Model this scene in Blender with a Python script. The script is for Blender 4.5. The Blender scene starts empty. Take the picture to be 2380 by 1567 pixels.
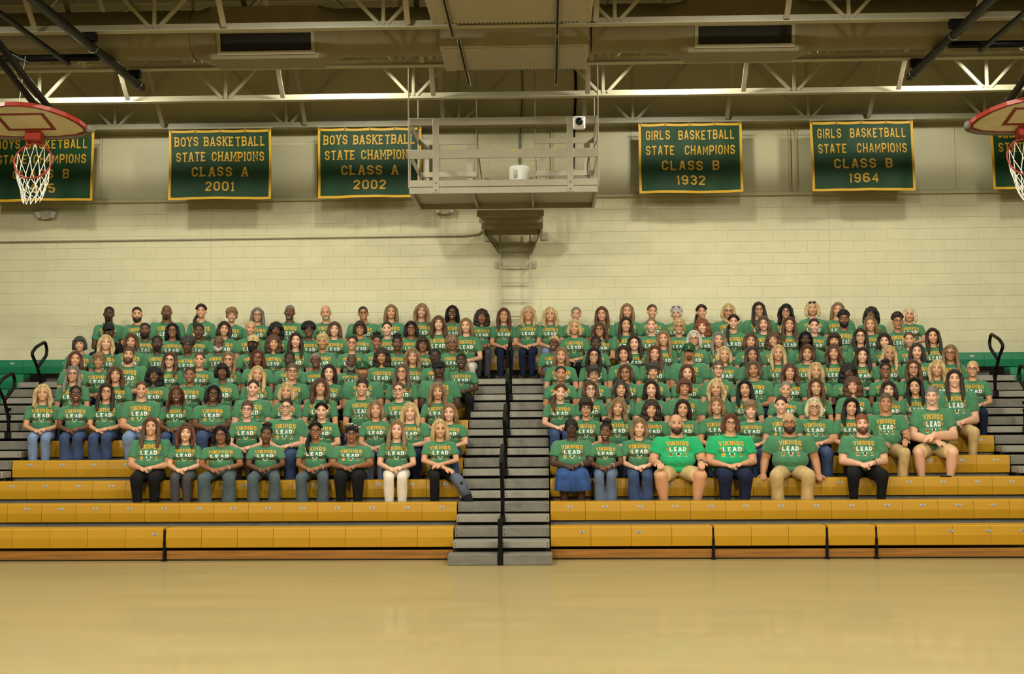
import bpy, bmesh, math, random
import numpy as np
from mathutils import Vector, Matrix
from mathutils.bvhtree import BVHTree

# ------------------------------------------------------------------ camera, light, exposure
SC = bpy.context.scene
COL = SC.collection
W_PX, H_PX = 2380, 1567
FOC = 2984.76
YAW, PITCH, ROLL, EYE = 0.0288, 0.0641, -0.0065, 1.768

def cam_axes():
    f = np.array([-math.sin(YAW)*math.cos(PITCH), math.cos(YAW)*math.cos(PITCH), math.sin(PITCH)])
    r = np.cross(f, [0, 0, 1.]); r /= np.linalg.norm(r); u = np.cross(r, f)
    c, s = math.cos(ROLL), math.sin(ROLL)
    return c*r+s*u, -s*r+c*u, f
CR, CU, CF = cam_axes()

def at(x, y, Y):
    """world point whose distance from the camera plane of the room is Y and that is seen at pixel x, y"""
    d = CF+((x-W_PX/2)*CR-(y-H_PX/2)*CU)/FOC
    return np.array([0, 0, EYE])+d*(Y/d[1])

cam = bpy.data.cameras.new('camera')
cam.sensor_width = 36.0
cam.lens = FOC/W_PX*36.0
cam.clip_end = 200
cam_ob = bpy.data.objects.new('camera', cam)
COL.objects.link(cam_ob)
cam_ob.matrix_world = Matrix(((CR[0], CU[0], -CF[0], 0), (CR[1], CU[1], -CF[1], 0), (CR[2], CU[2], -CF[2], EYE), (0, 0, 0, 1)))
SC.camera = cam_ob

wd = bpy.data.worlds.new('hall'); SC.world = wd
wd.use_nodes = True
wd.node_tree.nodes['Background'].inputs[0].default_value = (.9, .85, .7, 1)
wd.node_tree.nodes['Background'].inputs[1].default_value = .02
SC.view_settings.view_transform = 'Standard'
SC.view_settings.look = 'None'
SC.view_settings.gamma = 1
SC.view_settings.use_curve_mapping = False
SC.view_settings.exposure = 0.0
SC.cycles.max_bounces = 5
SC.cycles.diffuse_bounces = 2
SC.cycles.caustics_reflective = False
SC.cycles.caustics_refractive = False

# high-bay lamps: x, y, height, watts (their housings are built further down)
LAMPS = []
for lx, w in ((-7.34, 330), (-3.24, 350), (2.09, 350), (6.36, 330)):
    LAMPS.append((lx, 19.55, 7.5, w))
for ly, w in ((13.2, 620), (8.0, 1400), (2.6, 1300), (-2.8, 450)):
    for lx in (-9.2, -3.2, 2.8, 8.8):
        LAMPS.append((lx, ly, 7.6, w))
for k, (lx, ly, lz, w) in enumerate(LAMPS):
    L = bpy.data.lights.new('lamp_light', 'SPOT')
    L.spot_size = math.radians(171); L.spot_blend = .15; L.shadow_soft_size = .16
    L.energy = w; L.color = (1.0, .97, .81)
    o = bpy.data.objects.new('lamp_light', L); COL.objects.link(o)
    o.location = (lx, ly, lz-.04)

# ------------------------------------------------------------------ helpers
def lin(c):
    c = c/255.0
    return c/12.92 if c <= .04045 else ((c+.055)/1.055)**2.4
def rgb(r, g, b): return (lin(r), lin(g), lin(b), 1)

MATS = {}
def mat(name, col, rough=.6, metal=0, spec=.4, var=0, scale=(20, 20, 20), bump=0, bscale=None, emit=None, coat=0, sheen=0, col2=None, detail=3):
    """procedural material: base colour with noise variation and optional noise relief, in object space"""
    if name in MATS: return MATS[name]
    m = bpy.data.materials.new(name); m.use_nodes = True
    nt = m.node_tree; b = nt.nodes['Principled BSDF']
    b.inputs['Base Color'].default_value = col
    b.inputs['Roughness'].default_value = rough
    b.inputs['Metallic'].default_value = metal
    b.inputs['Specular IOR Level'].default_value = spec
    if coat: b.inputs['Coat Weight'].default_value = coat
    if sheen: b.inputs['Sheen Weight'].default_value = sheen
    if emit:
        b.inputs['Emission Color'].default_value = emit[0]; b.inputs['Emission Strength'].default_value = emit[1]
    if var or bump:
        tc = nt.nodes.new('ShaderNodeTexCoord')
        def noise(sc, dt=detail):
            mp = nt.nodes.new('ShaderNodeMapping'); mp.inputs['Scale'].default_value = sc
            nt.links.new(tc.outputs['Object'], mp.inputs['Vector'])
            n = nt.nodes.new('ShaderNodeTexNoise'); n.inputs['Scale'].default_value = 1; n.inputs['Detail'].default_value = dt
            nt.links.new(mp.outputs[0], n.inputs['Vector']); return n
        if var:
            n = noise(scale)
            rp = nt.nodes.new('ShaderNodeValToRGB')
            c2 = col2 or tuple(max(0, c*(1-var)) for c in col[:3])+(1,)
            c1 = col if col2 else tuple(min(1, c*(1+var*.6)) for c in col[:3])+(1,)
            rp.color_ramp.elements[0].position = .33; rp.color_ramp.elements[0].color = c2
            rp.color_ramp.elements[1].position = .67; rp.color_ramp.elements[1].color = c1
            nt.links.new(n.outputs['Fac'], rp.inputs[0]); nt.links.new(rp.outputs[0], b.inputs['Base Color'])
        if bump:
            n2 = noise(bscale or scale)
            bp = nt.nodes.new('ShaderNodeBump'); bp.inputs['Strength'].default_value = bump; bp.inputs['Distance'].default_value = .02
            nt.links.new(n2.outputs['Fac'], bp.inputs['Height']); nt.links.new(bp.outputs[0], b.inputs['Normal'])
    MATS[name] = m
    return m

ORG = {}
def empty(name, loc):
    o = bpy.data.objects.new(name, None); COL.objects.link(o)
    o.empty_display_size = .1
    o.location = loc; ORG[o.name] = np.array(loc, float)
    return o
def tag(o, label, cat, group=None):
    o['label'] = label; o['category'] = cat
    if group: o['group'] = group
    return o
def thing(name, loc, label, cat, group=None): return tag(empty(name, loc), label, cat, group)

class MB:
    """collects shapes; build() links them as one mesh object"""
    def __init__(s): s.v = []; s.f = []; s.m = []
    def add(s, vs, fs, mi=0):
        k = len(s.v); s.v += [tuple(map(float, p)) for p in vs]
        for f in fs: s.f.append(tuple(i+k for i in f)); s.m.append(mi)
        return s
    def box(s, x0, x1, y0, y1, z0, z1, mi=0, ch=0):
        c = np.array([(x0+x1)/2, (y0+y1)/2, (z0+z1)/2]); h = np.array([abs(x1-x0)/2, abs(y1-y0)/2, abs(z1-z0)/2])
        return s.obox(c, h, np.eye(3), mi, ch)
    def obox(s, c, h, R, mi=0, ch=0):
        c = np.asarray(c, float); h = np.asarray(h, float)
        if ch <= 0:
            vs = [c+R@(h*np.array([a, b, d])) for a in (-1, 1) for b in (-1, 1) for d in (-1, 1)]
            return s.add(vs, [(0, 1, 3, 2), (4, 6, 7, 5), (0, 4, 5, 1), (2, 3, 7, 6), (0, 2, 6, 4), (1, 5, 7, 3)], mi)
        ch = min(ch, *(h*.9)); vs = []; idx = {}
        for a in (-1, 1):
            for b in (-1, 1):
                for d in (-1, 1):
                    for ax in range(3):
                        p = (h-ch)*np.array([a, b, d]); p[ax] = h[ax]*(a, b, d)[ax]
                        idx[(a, b, d, ax)] = len(vs); vs.append(c+R@p)
        fs = []
        S = (-1, 1)
        for sg in S:
            q = [(sg, -1, -1), (sg, 1, -1), (sg, 1, 1), (sg, -1, 1)]
            fs.append([idx[t+(0,)] for t in (q if sg > 0 else q[::-1])])
            q = [(-1, sg, -1), (-1, sg, 1), (1, sg, 1), (1, sg, -1)]
            fs.append([idx[t+(1,)] for t in (q if sg > 0 else q[::-1])])
            q = [(-1, -1, sg), (1, -1, sg), (1, 1, sg), (-1, 1, sg)]
            fs.append([idx[t+(2,)] for t in (q if sg > 0 else q[::-1])])
        for a in S:
            for b in S:
                q = [idx[(a, b, -1, 0)], idx[(a, b, -1, 1)], idx[(a, b, 1, 1)], idx[(a, b, 1, 0)]]
                fs.append(q if a*b > 0 else q[::-1])
                q = [idx[(a, -1, b, 0)], idx[(a, -1, b, 2)], idx[(a, 1, b, 2)], idx[(a, 1, b, 0)]]
                fs.append(q if a*b < 0 else q[::-1])
                q = [idx[(-1, a, b, 1)], idx[(-1, a, b, 2)], idx[(1, a, b, 2)], idx[(1, a, b, 1)]]
                fs.append(q if a*b > 0 else q[::-1])
                for d in S:
                    q = [idx[(a, b, d, 0)], idx[(a, b, d, 1)], idx[(a, b, d, 2)]]
                    fs.append(q if a*b*d > 0 else q[::-1])
        return s.add(vs, fs, mi)
    def bar(s, p0, p1, w, h, mi=0, ch=0, up=(0, 0, 1)):
        p0 = np.asarray(p0, float); p1 = np.asarray(p1, float); a = p1-p0; L = np.linalg.norm(a); a /= L
        u = np.asarray(up, float)
        if abs(a@u) > .97: u = np.array([0, 1., 0])
        x = np.cross(a, u); x /= np.linalg.norm(x); z = np.cross(x, a)
        return s.obox((p0+p1)/2, (w/2, L/2, h/2), np.stack([x, a, z], 1), mi, ch)
    def tube(s, pts, r, n=8, mi=0, closed=False, caps=True):
        P = np.asarray(pts, float); N = len(P)
        rs = np.full(N, r) if np.isscalar(r) else np.asarray(r, float)
        T = np.zeros_like(P)
        for i in range(N):
            a = P[(i-1) % N] if (closed or i > 0) else P[i]; b = P[(i+1) % N] if (closed or i < N-1) else P[i]
            t = b-a; T[i] = t/(np.linalg.norm(t)+1e-12)
        u = np.array([0, 0, 1.]) if abs(T[0][2]) < .9 else np.array([1., 0, 0])
        vs = []
        for i in range(N):
            u = u-T[i]*(u@T[i]); u /= np.linalg.norm(u)+1e-12; w = np.cross(T[i], u)
            for k in range(n):
                t = 2*math.pi*k/n; vs.append(P[i]+rs[i]*(math.cos(t)*u+math.sin(t)*w))
        fs = []
        for i in range(N if closed else N-1):
            j = (i+1) % N
            for k in range(n): fs.append((i*n+k, i*n+(k+1) % n, j*n+(k+1) % n, j*n+k))
        if caps and not closed: fs += [tuple(range(n))[::-1], tuple((N-1)*n+k for k in range(n))]
        return s.add(vs, fs, mi)
    def lathe(s, prof, c=(0, 0, 0), n=16, mi=0, R=None):
        c = np.asarray(c, float); R = np.eye(3) if R is None else R; vs = []
        for r, z in prof:
            for k in range(n):
                t = 2*math.pi*k/n; vs.append(c+R@np.array([r*math.cos(t), r*math.sin(t), z]))
        fs = [(i*n+k, i*n+(k+1) % n, (i+1)*n+(k+1) % n, (i+1)*n+k) for i in range(len(prof)-1) for k in range(n)]
        fs += [tuple(range(n))[::-1], tuple((len(prof)-1)*n+k for k in range(n))]
        return s.add(vs, fs, mi)
    def ell(s, c, r, nu=10, nv=7, mi=0, R=None):
        c = np.asarray(c, float); r = np.asarray(r, float) if not np.isscalar(r) else np.full(3, r); R = np.eye(3) if R is None else R
        vs = [c+R@(r*np.array([0, 0, -1.]))]
        for j in range(1, nv):
            a = -math.pi/2+math.pi*j/nv
            for k in range(nu):
                t = 2*math.pi*k/nu; vs.append(c+R@(r*np.array([math.cos(a)*math.cos(t), math.cos(a)*math.sin(t), math.sin(a)])))
        vs.append(c+R@(r*np.array([0, 0, 1.])))
        fs = [(0, 1+(k+1) % nu, 1+k) for k in range(nu)]
        for j in range(nv-2):
            for k in range(nu): fs.append((1+j*nu+k, 1+j*nu+(k+1) % nu, 1+(j+1)*nu+(k+1) % nu, 1+(j+1)*nu+k))
        e = len(vs)-1
        fs += [(e, 1+(nv-2)*nu+k, 1+(nv-2)*nu+(k+1) % nu) for k in range(nu)]
        return s.add(vs, fs, mi)
    def prism(s, poly, fn, t0, t1, mi=0):
        """poly: list of 2-D points; fn(a, b, t) -> 3-D point"""
        n = len(poly)
        vs = [fn(a, b, t0) for a, b in poly]+[fn(a, b, t1) for a, b in poly]
        fs = [tuple(range(n))[::-1], tuple(range(n, 2*n))]+[(k, (k+1) % n, n+(k+1) % n, n+k) for k in range(n)]
        return s.add(vs, fs, mi)
    def mesh(s, name, mats, org=(0, 0, 0), smooth=False, fix=True):
        me = bpy.data.meshes.new(name)
        v = np.asarray(s.v, float)-np.asarray(org, float)
        me.from_pydata(v.tolist(), [], s.f)
        for m in (mats if isinstance(mats, (list, tuple)) else [mats]): me.materials.append(m)
        me.polygons.foreach_set('material_index', s.m)
        if smooth: me.polygons.foreach_set('use_smooth', [True]*len(s.f))
        if fix:
            bm = bmesh.new(); bm.from_mesh(me); bmesh.ops.recalc_face_normals(bm, faces=bm.faces); bm.to_mesh(me); bm.free()
        me.update()
        return me
    def build(s, name, mats, parent=None, smooth=False, org=None, fix=True):
        if parent is not None: org = ORG[parent.name]
        elif org is None:
            v = np.asarray(s.v); org = np.array([(v[:, 0].min()+v[:, 0].max())/2, (v[:, 1].min()+v[:, 1].max())/2, v[:, 2].min()])
        me = s.mesh(name, mats, org, smooth, fix)
        o = bpy.data.objects.new(name, me); COL.objects.link(o)
        if parent is not None: o.parent = parent; ORG[o.name] = np.array(org, float)
        else: o.location = org; ORG[o.name] = np.array(org, float)
        return o
def put(name, me, loc, parent):
    """another object that shares mesh data; loc is given in the room"""
    o = bpy.data.objects.new(name, me); COL.objects.link(o)
    if parent is not None: o.parent = parent; o.location = np.asarray(loc, float)-ORG[parent.name]
    else: o.location = loc
    ORG[o.name] = np.asarray(loc, float)
    return o
def struct(o): o['kind'] = 'structure'; return o

# ------------------------------------------------------------------ block lettering made of strokes
def _P(s): return [[tuple(float(q) for q in p.split(',')) for p in l.split()] for l in s.split('|')]
_O = '1.4,.5 2.6,.5 3.5,1.4 3.5,4.6 2.6,5.5 1.4,5.5 .5,4.6 .5,1.4 1.4,.5 2.6,.5'
GL = {
 'A': '.45,.2 1.75,5.5 2.25,5.5 3.55,.2|1,2 3,2', 'B': '.5,.5 .5,5.5 2.7,5.5 3.4,4.8 3.4,3.8 2.8,3.1 .5,3.1|2.8,3.1 3.5,2.4 3.5,1.2 2.8,.5 .2,.5',
 'C': '3.5,2 3.5,1.4 2.6,.5 1.4,.5 .5,1.4 .5,4.6 1.4,5.5 2.6,5.5 3.5,4.6 3.5,4', 'D': '.2,.5 2.6,.5 3.5,1.4 3.5,4.6 2.6,5.5 .2,5.5|.6,.5 .6,5.5',
 'E': '3.5,.5 .5,.5 .5,5.5 3.5,5.5|.5,3 2.7,3', 'G': '3.5,4 3.5,4.6 2.6,5.5 1.4,5.5 .5,4.6 .5,1.4 1.4,.5 2.6,.5 3.5,1.4 3.5,2.8 2.1,2.8',
 'H': '.5,0 .5,6|3.5,0 3.5,6|.5,3 3.5,3', 'I': '.5,0 .5,6', 'K': '.5,0 .5,6|3.5,5.8 .9,2.7|1.5,3.4 3.6,.2', 'L': '.5,6 .5,.5 3.4,.5',
 'M': '.5,0 .5,5.5 2.25,2 4,5.5 4,0', 'N': '.5,0 .5,5.5 3.5,.5 3.5,6', 'O': _O, 'P': '.5,0 .5,5.5 2.6,5.5 3.5,4.7 3.5,3.4 2.6,2.6 .5,2.6',
 'R': '.5,0 .5,5.5 2.6,5.5 3.5,4.7 3.5,3.6 2.6,2.8 .5,2.8|2.2,2.8 3.6,.1', 'S': '3.5,4.2 3.5,4.6 2.6,5.5 1.4,5.5 .5,4.6 .5,3.9 1.3,3.1 2.7,2.9 3.5,2.1 3.5,1.4 2.6,.5 1.4,.5 .5,1.4 .5,1.8',
 'T': '.1,5.5 3.9,5.5|2,5.5 2,0', 'V': '.4,5.9 2,.6 3.6,5.9', 'Y': '.4,5.8 2,2.8 3.6,5.8|2,2.8 2,0',
 '0': _O, '1': '.4,4.6 1.3,5.4 1.3,0', '2': '.5,4.2 .5,4.6 1.4,5.5 2.6,5.5 3.5,4.6 3.5,3.8 .6,.9 .6,.5 3.6,.5',
 '3': '.5,4.4 1.4,5.5 2.6,5.5 3.5,4.7 3.5,3.8 2.8,3.1 1.6,3.1|2.8,3.1 3.5,2.4 3.5,1.4 2.6,.5 1.4,.5 .5,1.5', '4': '2.8,0 2.8,5.4 .5,1.8 3.8,1.8',
 '5': '3.4,5.5 .6,5.5 .6,3.3 2.6,3.3 3.5,2.4 3.5,1.4 2.6,.5 1.4,.5 .4,1.4', '6': '3.4,4.5 2.6,5.5 1.4,5.5 .5,4.6 .5,1.4 1.4,.5 2.6,.5 3.5,1.4 3.5,2.3 2.6,3.2 .6,3.2',
 '7': '.3,5.5 3.5,5.5 1.6,0', '8': '1.4,3.1 .6,3.9 .6,4.7 1.4,5.5 2.6,5.5 3.4,4.7 3.4,3.9 2.6,3.1 1.4,3.1 .5,2.2 .5,1.4 1.4,.5 2.6,.5 3.5,1.4 3.5,2.2 2.6,3.1',
 '9': '.6,1.5 1.4,.5 2.6,.5 3.5,1.4 3.5,4.6 2.6,5.5 1.4,5.5 .5,4.6 .5,3.7 1.4,2.8 3.4,2.8'}
GL = {k: _P(v) for k, v in GL.items()}
GW = {k: 4.0 for k in GL}; GW['I'] = 1.0; GW['M'] = 4.5; GW['1'] = 1.9
SERIF = {'A': [(.45, .25), (3.55, .25)], 'B': [(.5, .25), (.5, 5.75)], 'D': [(.5, .25), (.5, 5.75)], 'E': [(.4, .25), (.4, 5.75)], 'H': [(.5, .25), (3.5, .25), (.5, 5.75), (3.5, 5.75)],
 'I': [(.5, .25), (.5, 5.75)], 'K': [(.5, .25), (.5, 5.75), (3.6, .25), (3.5, 5.75)], 'L': [(.5, 5.75), (.4, .25)], 'M': [(.5, .25), (4, .25), (.4, 5.75), (4.1, 5.75)], 'N': [(.5, .25), (3.5, 5.75), (.3, 5.75)],
 'P': [(.5, .25), (.4, 5.75)], 'R': [(.5, .25), (3.6, .25), (.4, 5.75)], 'T': [(2, .25)], 'V': [(.4, 5.75), (3.6, 5.75)], 'Y': [(.4, 5.75), (3.6, 5.75), (2, .25)], '1': [(1.3, .25)]}
def stroke_quads(pl, t):
    P = np.asarray(pl, float); n = len(P); L = []; Rr = []
    closed = False
    for i in range(n):
        d0 = P[i]-P[i-1] if i > 0 else P[1]-P[0]
        d1 = P[i+1]-P[i] if i < n-1 else P[i]-P[i-1]
        d0 = d0/np.linalg.norm(d0); d1 = d1/np.linalg.norm(d1)
        n0 = np.array([-d0[1], d0[0]]); n1 = np.array([-d1[1], d1[0]])
        b = n0+n1; lb = np.linalg.norm(b)
        if lb < .5: b = n0; k = 1
        else: b /= lb; k = min(1/max(b@n0, .1), 1.8)
        L.append(P[i]+b*k*t/2); Rr.append(P[i]-b*k*t/2)
    vs = []; fs = []
    for i in range(n): vs += [L[i], Rr[i]]
    for i in range(n-1): fs.append((2*i, 2*i+1, 2*i+3, 2*i+2))
    return vs, fs
def text_geo(txt, t=1.0, serif=False, gap=1.0, space=3.2):
    """2-D quads of a line of block capitals, 6 units high, centred on x = 0"""
    vs = []; fs = []; x = 0
    for ch in txt:
        if ch == ' ': x += space; continue
        for pl in GL[ch]:
            v, f = stroke_quads(pl, t); k = len(vs)
            vs += [(p[0]+x, p[1]) for p in v]; fs += [tuple(i+k for i in q) for q in f]
        if serif:
            for sx, sy in SERIF.get(ch, []):
                k = len(vs); w = .95; h = .34
                vs += [(x+sx-w, sy-h), (x+sx+w, sy-h), (x+sx+w, sy+h), (x+sx-w, sy+h)]; fs.append((k, k+1, k+2, k+3))
        x += GW[ch]+gap
    x -= gap
    return [(p[0]-x/2, p[1]) for p in vs], fs, x
# ------------------------------------------------------------------ materials of the hall
M_wall = mat('cream wall paint', rgb(212, 205, 168), .55, var=.04, scale=(3, 3, 3), bump=.08, bscale=(90, 90, 90))
M_dark = mat('unseen wall darkened against bounce', rgb(62, 60, 50), .7)  # invented dark tone for the unseen walls, keeps bounce light off the roof
M_mortar = mat('painted joint', rgb(206, 199, 162), .7)
M_panel = mat('white window board', rgb(206, 200, 166), .5, var=.03, scale=(2, 2, 2))
M_ledge = mat('ledge paint', rgb(196, 188, 150), .5)
M_steel = mat('cream steel paint', rgb(180, 174, 148), .45, var=.05, scale=(4, 4, 4))
M_steel2 = mat('grey beige steel paint', rgb(172, 163, 140), .45, var=.06, scale=(5, 5, 5))
M_deck = mat('roof deck paint', rgb(128, 122, 100), .6)
M_duct = mat('duct jacket', rgb(138, 129, 102), .6, var=.06, scale=(5, 2, 2), bump=.25, bscale=(24, 1, 1))
M_black = mat('black enamel', rgb(7, 7, 8), .45, spec=.2)
M_grille = mat('dark grille', rgb(20, 19, 16), .6)
M_floor = mat('gym floor varnish', rgb(156, 137, 90), .48, spec=.3, var=.06, scale=(.5, 2.2, 1), bump=.03, bscale=(2, 30, 1), coat=.15)
M_yel = mat('yellow seat plastic', rgb(184, 136, 24), .38, spec=.45, var=.05, scale=(2, 6, 6), bump=.05, bscale=(200, 200, 200))
M_grn = mat('green seat plastic', rgb(16, 112, 72), .38, spec=.45, var=.05, scale=(2, 6, 6), bump=.05, bscale=(200, 200, 200))
M_step = mat('grey aluminium tread', rgb(124, 120, 110), .45, metal=.25, var=.16, scale=(6, 14, 14), bump=.08, bscale=(40, 40, 40))
M_step2 = mat('pale aluminium nosing', rgb(152, 147, 134), .42, metal=.25, var=.1, scale=(5, 14, 14))
M_under = mat('dark understructure', rgb(52, 50, 46), .7)
M_board = mat('varnished wood board', rgb(150, 100, 42), .4, var=.35, scale=(1.2, 8, 26), bump=.05, bscale=(1.5, 8, 40))
M_plate = mat('silver number plate', rgb(176, 176, 166), .4, metal=.2)
M_ink = mat('black print', rgb(22, 22, 24), .6)
M_banner = mat('dark green banner cloth', rgb(8, 60, 27), .6, sheen=.1, var=.14, scale=(4, 4, 3))
M_gold = mat('gold banner trim', rgb(222, 172, 40), .55)
M_gold2 = mat('gold banner letters', rgb(212, 166, 48), .55, var=.08, scale=(6, 6, 3))
M_metal = mat('bright steel', rgb(190, 186, 175), .3, metal=.8)
M_white = mat('white plastic', rgb(232, 230, 222), .35)
M_orange = mat('orange rim paint', rgb(138, 38, 18), .35)
M_bb = mat('white backboard paint', rgb(226, 218, 190), .35, var=.08, scale=(5, 9, 9))
M_pad = mat('grey edge padding', rgb(110, 104, 92), .7)
M_net = mat('white net cord', rgb(224, 218, 206), .8)
M_lens = mat('smoked dome', rgb(16, 16, 18), .08, spec=.6)
M_tape = mat('yellowed tape', rgb(204, 184, 110), .7)
M_red = mat('red indicator', rgb(230, 40, 20), .4, emit=((1, .05, .02, 1), 2))
M_glow = mat('lamp glass', rgb(255, 248, 230), .4, emit=((1, .93, .76, 1), 14))

D0, H1, RISE, RUN = 16.3095, .4145, .27, .61
def rowY(i): return D0+(i-1)*RUN
def rowZ(i): return H1+(i-1)*RISE
YW = 22.6                       # face of the far wall
XL, XR = -15.0, 14.0
ZC = 8.75

# ------------------------------------------------------------------ room shell
struct(MB().box(XL, XR, -5, YW+.3, -.12, 0).build('floor', M_floor))
struct(MB().box(XL, XR, -5, YW+.3, ZC, ZC+.1).build('ceiling', M_deck))
struct(MB().box(XL-.2, XL, -5, YW+.3, 0, ZC).build('wall_left', M_dark))
struct(MB().box(XR, XR+.2, -5, YW+.3, 0, ZC).build('wall_right', M_dark))
struct(MB().box(XL, XR, -5.2, -5, 0, ZC).build('wall_front', M_dark))
wall = struct(MB().box(XL, XR, YW+.005, YW+.3, 0, ZC).build('wall_back', M_mortar))
Z_LEDGE = 5.70
# concrete blocks: courses below the ledge, and behind the boards and trusses above it
CH = .1995; CWd = .399; Z0c = Z_LEDGE-.03-CH*15
VJ = (-6.015, 4.944)            # vertical control joints
blocks = []
def block(mb, x0, x1, z0, z1): mb.box(x0+.0006, x1-.0006, YW-.0, YW+.06, z0+.0012, z1-.0012, 0, .0022)
def course_cells(z0, z1, off):
    k0 = int((XL+5-off)/CWd)-1; x = -10.8+off
    cells = []
    while x < 9.4:
        a, b = x, x+CWd; x += CWd
        cut = [j for j in VJ if a < j < b]
        if cut:
            for q0, q1 in ((a, cut[0]-.006), (cut[0]+.006, b)):
                if q1-q0 > .03: cells.append((q0, q1, z0, z1))
        else: cells.append((a, b, z0, z1))
    return cells
for c in range(15): blocks += course_cells(Z0c+c*CH, Z0c+(c+1)*CH, 0 if c % 2 else CWd/2)
upper = []
for c in range(10): upper += course_cells(6.98+c*CH, min(6.98+(c+1)*CH, ZC), 0 if c % 2 else CWd/2)
mid = []
for c in range(6): mid += [q for q in course_cells(5.76+c*CH, 5.76+(c+1)*CH, 0 if c % 2 else CWd/2) if -1.24 < q[0] and q[1] < .06]
blocks.sort(key=lambda q: (abs((q[0]+q[1])/2+1)+2*abs((q[2]+q[3])/2-4.9)))
rest = MB(); shared = {}
for k, q in enumerate(blocks):
    if k < 300:
        key = round(q[1]-q[0], 3)
        if key not in shared:
            m = MB(); w = q[1]-q[0]; block(m, -w/2, w/2, 0, CH)
            shared[key] = m.mesh('block', M_wall, (0, YW, 0))
        put('block', shared[key], ((q[0]+q[1])/2, YW, q[2]), wall)
    else: block(rest, *q)
for q in upper+mid: block(rest, *q)
block(rest, XL, -10.8, Z0c, ZC); block(rest, 9.4, XR, Z0c, ZC)
ro = rest.build('block_courses', M_wall, wall); ro['kind'] = 'stuff'

# ledge between the two wall zones and the band over the boarded windows
trim = struct(MB().box(XL, XR, YW-.05, YW+.02, Z_LEDGE-.02, Z_LEDGE+.05, 0, .008).build('trim_1', M_ledge))
struct(MB().box(XL, XR, YW-.12, YW+.02, 6.95, 7.02, 0, .01).build('trim_2', M_ledge))
# boarded clerestory windows
n = 0
for x0, x1 in ((-12.2, -8.15), (-8.03, -4.11), (-4.02, -1.25), (.06, 4.30), (4.38, 8.6)):
    n += 1
    w = struct(empty('window_%d' % n, ((x0+x1)/2, YW, Z_LEDGE+.05)))
    fr = MB()
    for a, b, c, d in ((x0, x0+.04, 5.75, 6.95), (x1-.04, x1, 5.75, 6.95), (x0+.04, x1-.04, 6.91, 6.95)):
        fr.box(a, b, YW-.03, YW+.02, c, d, 0, .004)
    fr.build('window_frame', M_ledge, w)
    m = max(2, round((x1-x0)/1.25)); dx = (x1-x0-.08)/m
    for k in range(m):
        MB().box(x0+.04+k*dx+.002, x0+.04+(k+1)*dx-.002, YW-.012, YW+.02, 5.755, 6.905, 0, .003).build('panel', M_panel, w)

# ------------------------------------------------------------------ bleachers
AL, AR, BL, BR = -1.225, 0.0, -7.65, 6.40          # centre aisle and the ends of the yellow block
NAMES = ['first', 'second', 'third', 'fourth', 'fifth', 'sixth', 'seventh', 'eighth', 'ninth', 'top']
SEAT = [(.05, -.245), (.012, -.235), (0, -.12), (.012, -.016), (.028, 0), (.30, 0), (.30, -.05), (.06, -.07)]
def seat_mesh(name, w, m, h=1.0):
    b = MB()
    b.prism([(y, z*h) for y, z in SEAT], lambda a, z, t: (t, a, z), -w/2+.002, w/2-.002)
    return b.mesh(name, m, (0, 0, 0))
SEATM = {}
PLATE = {}
def plate_mesh(num):
    if num in PLATE: return PLATE[num]
    b = MB(); b.box(-.034, .034, -.004, .002, -.0145, .0145)
    vs, fs, wd_ = text_geo(str(num), 1.1, gap=1.2); s = .016/6
    b.add([(p[0]*s, -.0055, p[1]*s-.008) for p in vs], fs, 1)
    PLATE[num] = b.mesh('number_plate', [M_plate, M_ink]); return PLATE[num]
POSTM = {}
def post_mesh(i):
    if i not in POSTM: POSTM[i] = MB().box(-.02, .02, -.03, .03, rowZ(i)-H1, rowZ(i)-.12).mesh('support_post', M_under)
    return POSTM[i]
def bench(i, x0, nmod, wmod, num0, m, label, plates, direction=1):
    t = thing('bleacher_bench', (x0+nmod*wmod/2, rowY(i)+.15, rowZ(i)-.25), label, 'bench', 'bleacher benches')
    key = (round(wmod, 3), m.name)
    if key not in SEATM: SEATM[key] = seat_mesh('seat', wmod, m)
    for k in range(nmod):
        x = x0+(k+.5)*wmod
        if x < -11.5 or x > 10.5: continue
        o = put('seat', SEATM[key], (x, rowY(i), rowZ(i)), t)
        if plates:
            q = bpy.data.objects.new('number_plate', plate_mesh(num0+k)); COL.objects.link(q); q.parent = o
            q.location = (.03, .006, -.062); q.rotation_euler = (math.radians(-6.6), 0, 0)
    rail = MB().box(x0, x0+nmod*wmod, rowY(i)+.09, rowY(i)+.27, rowZ(i)-.12, rowZ(i)-.055)
    rail.build('support_rail', M_under, t)
    if i < 10: MB().box(x0, x0+nmod*wmod, rowY(i)+.062, rowY(i)+.074, rowZ(i)-H1+.002, rowZ(i)-.13).build('riser', M_step, t)
    n = max(1, int(nmod*wmod/1.6))
    for k in range(n+1):
        x = x0+.03+(nmod*wmod-.06)*k/n
        if -11 < x < 10: put('support_post', post_mesh(i), (x, rowY(i)+.17, 0), t)
    return t
wl = (AL-BL)/14; wr = (BR-AR)/14
for i in range(2, 11):
    bench(i, BL, 14, wl, 15, M_yel, 'yellow bleacher bench left of the centre aisle, %s row up from the floor' % NAMES[i-1], i <= 5 or i == 10)
    bench(i, AR, 14, wr, 29, M_yel, 'yellow bleacher bench right of the centre aisle, %s row up from the floor' % NAMES[i-1], i <= 5 or i == 10)
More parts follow.
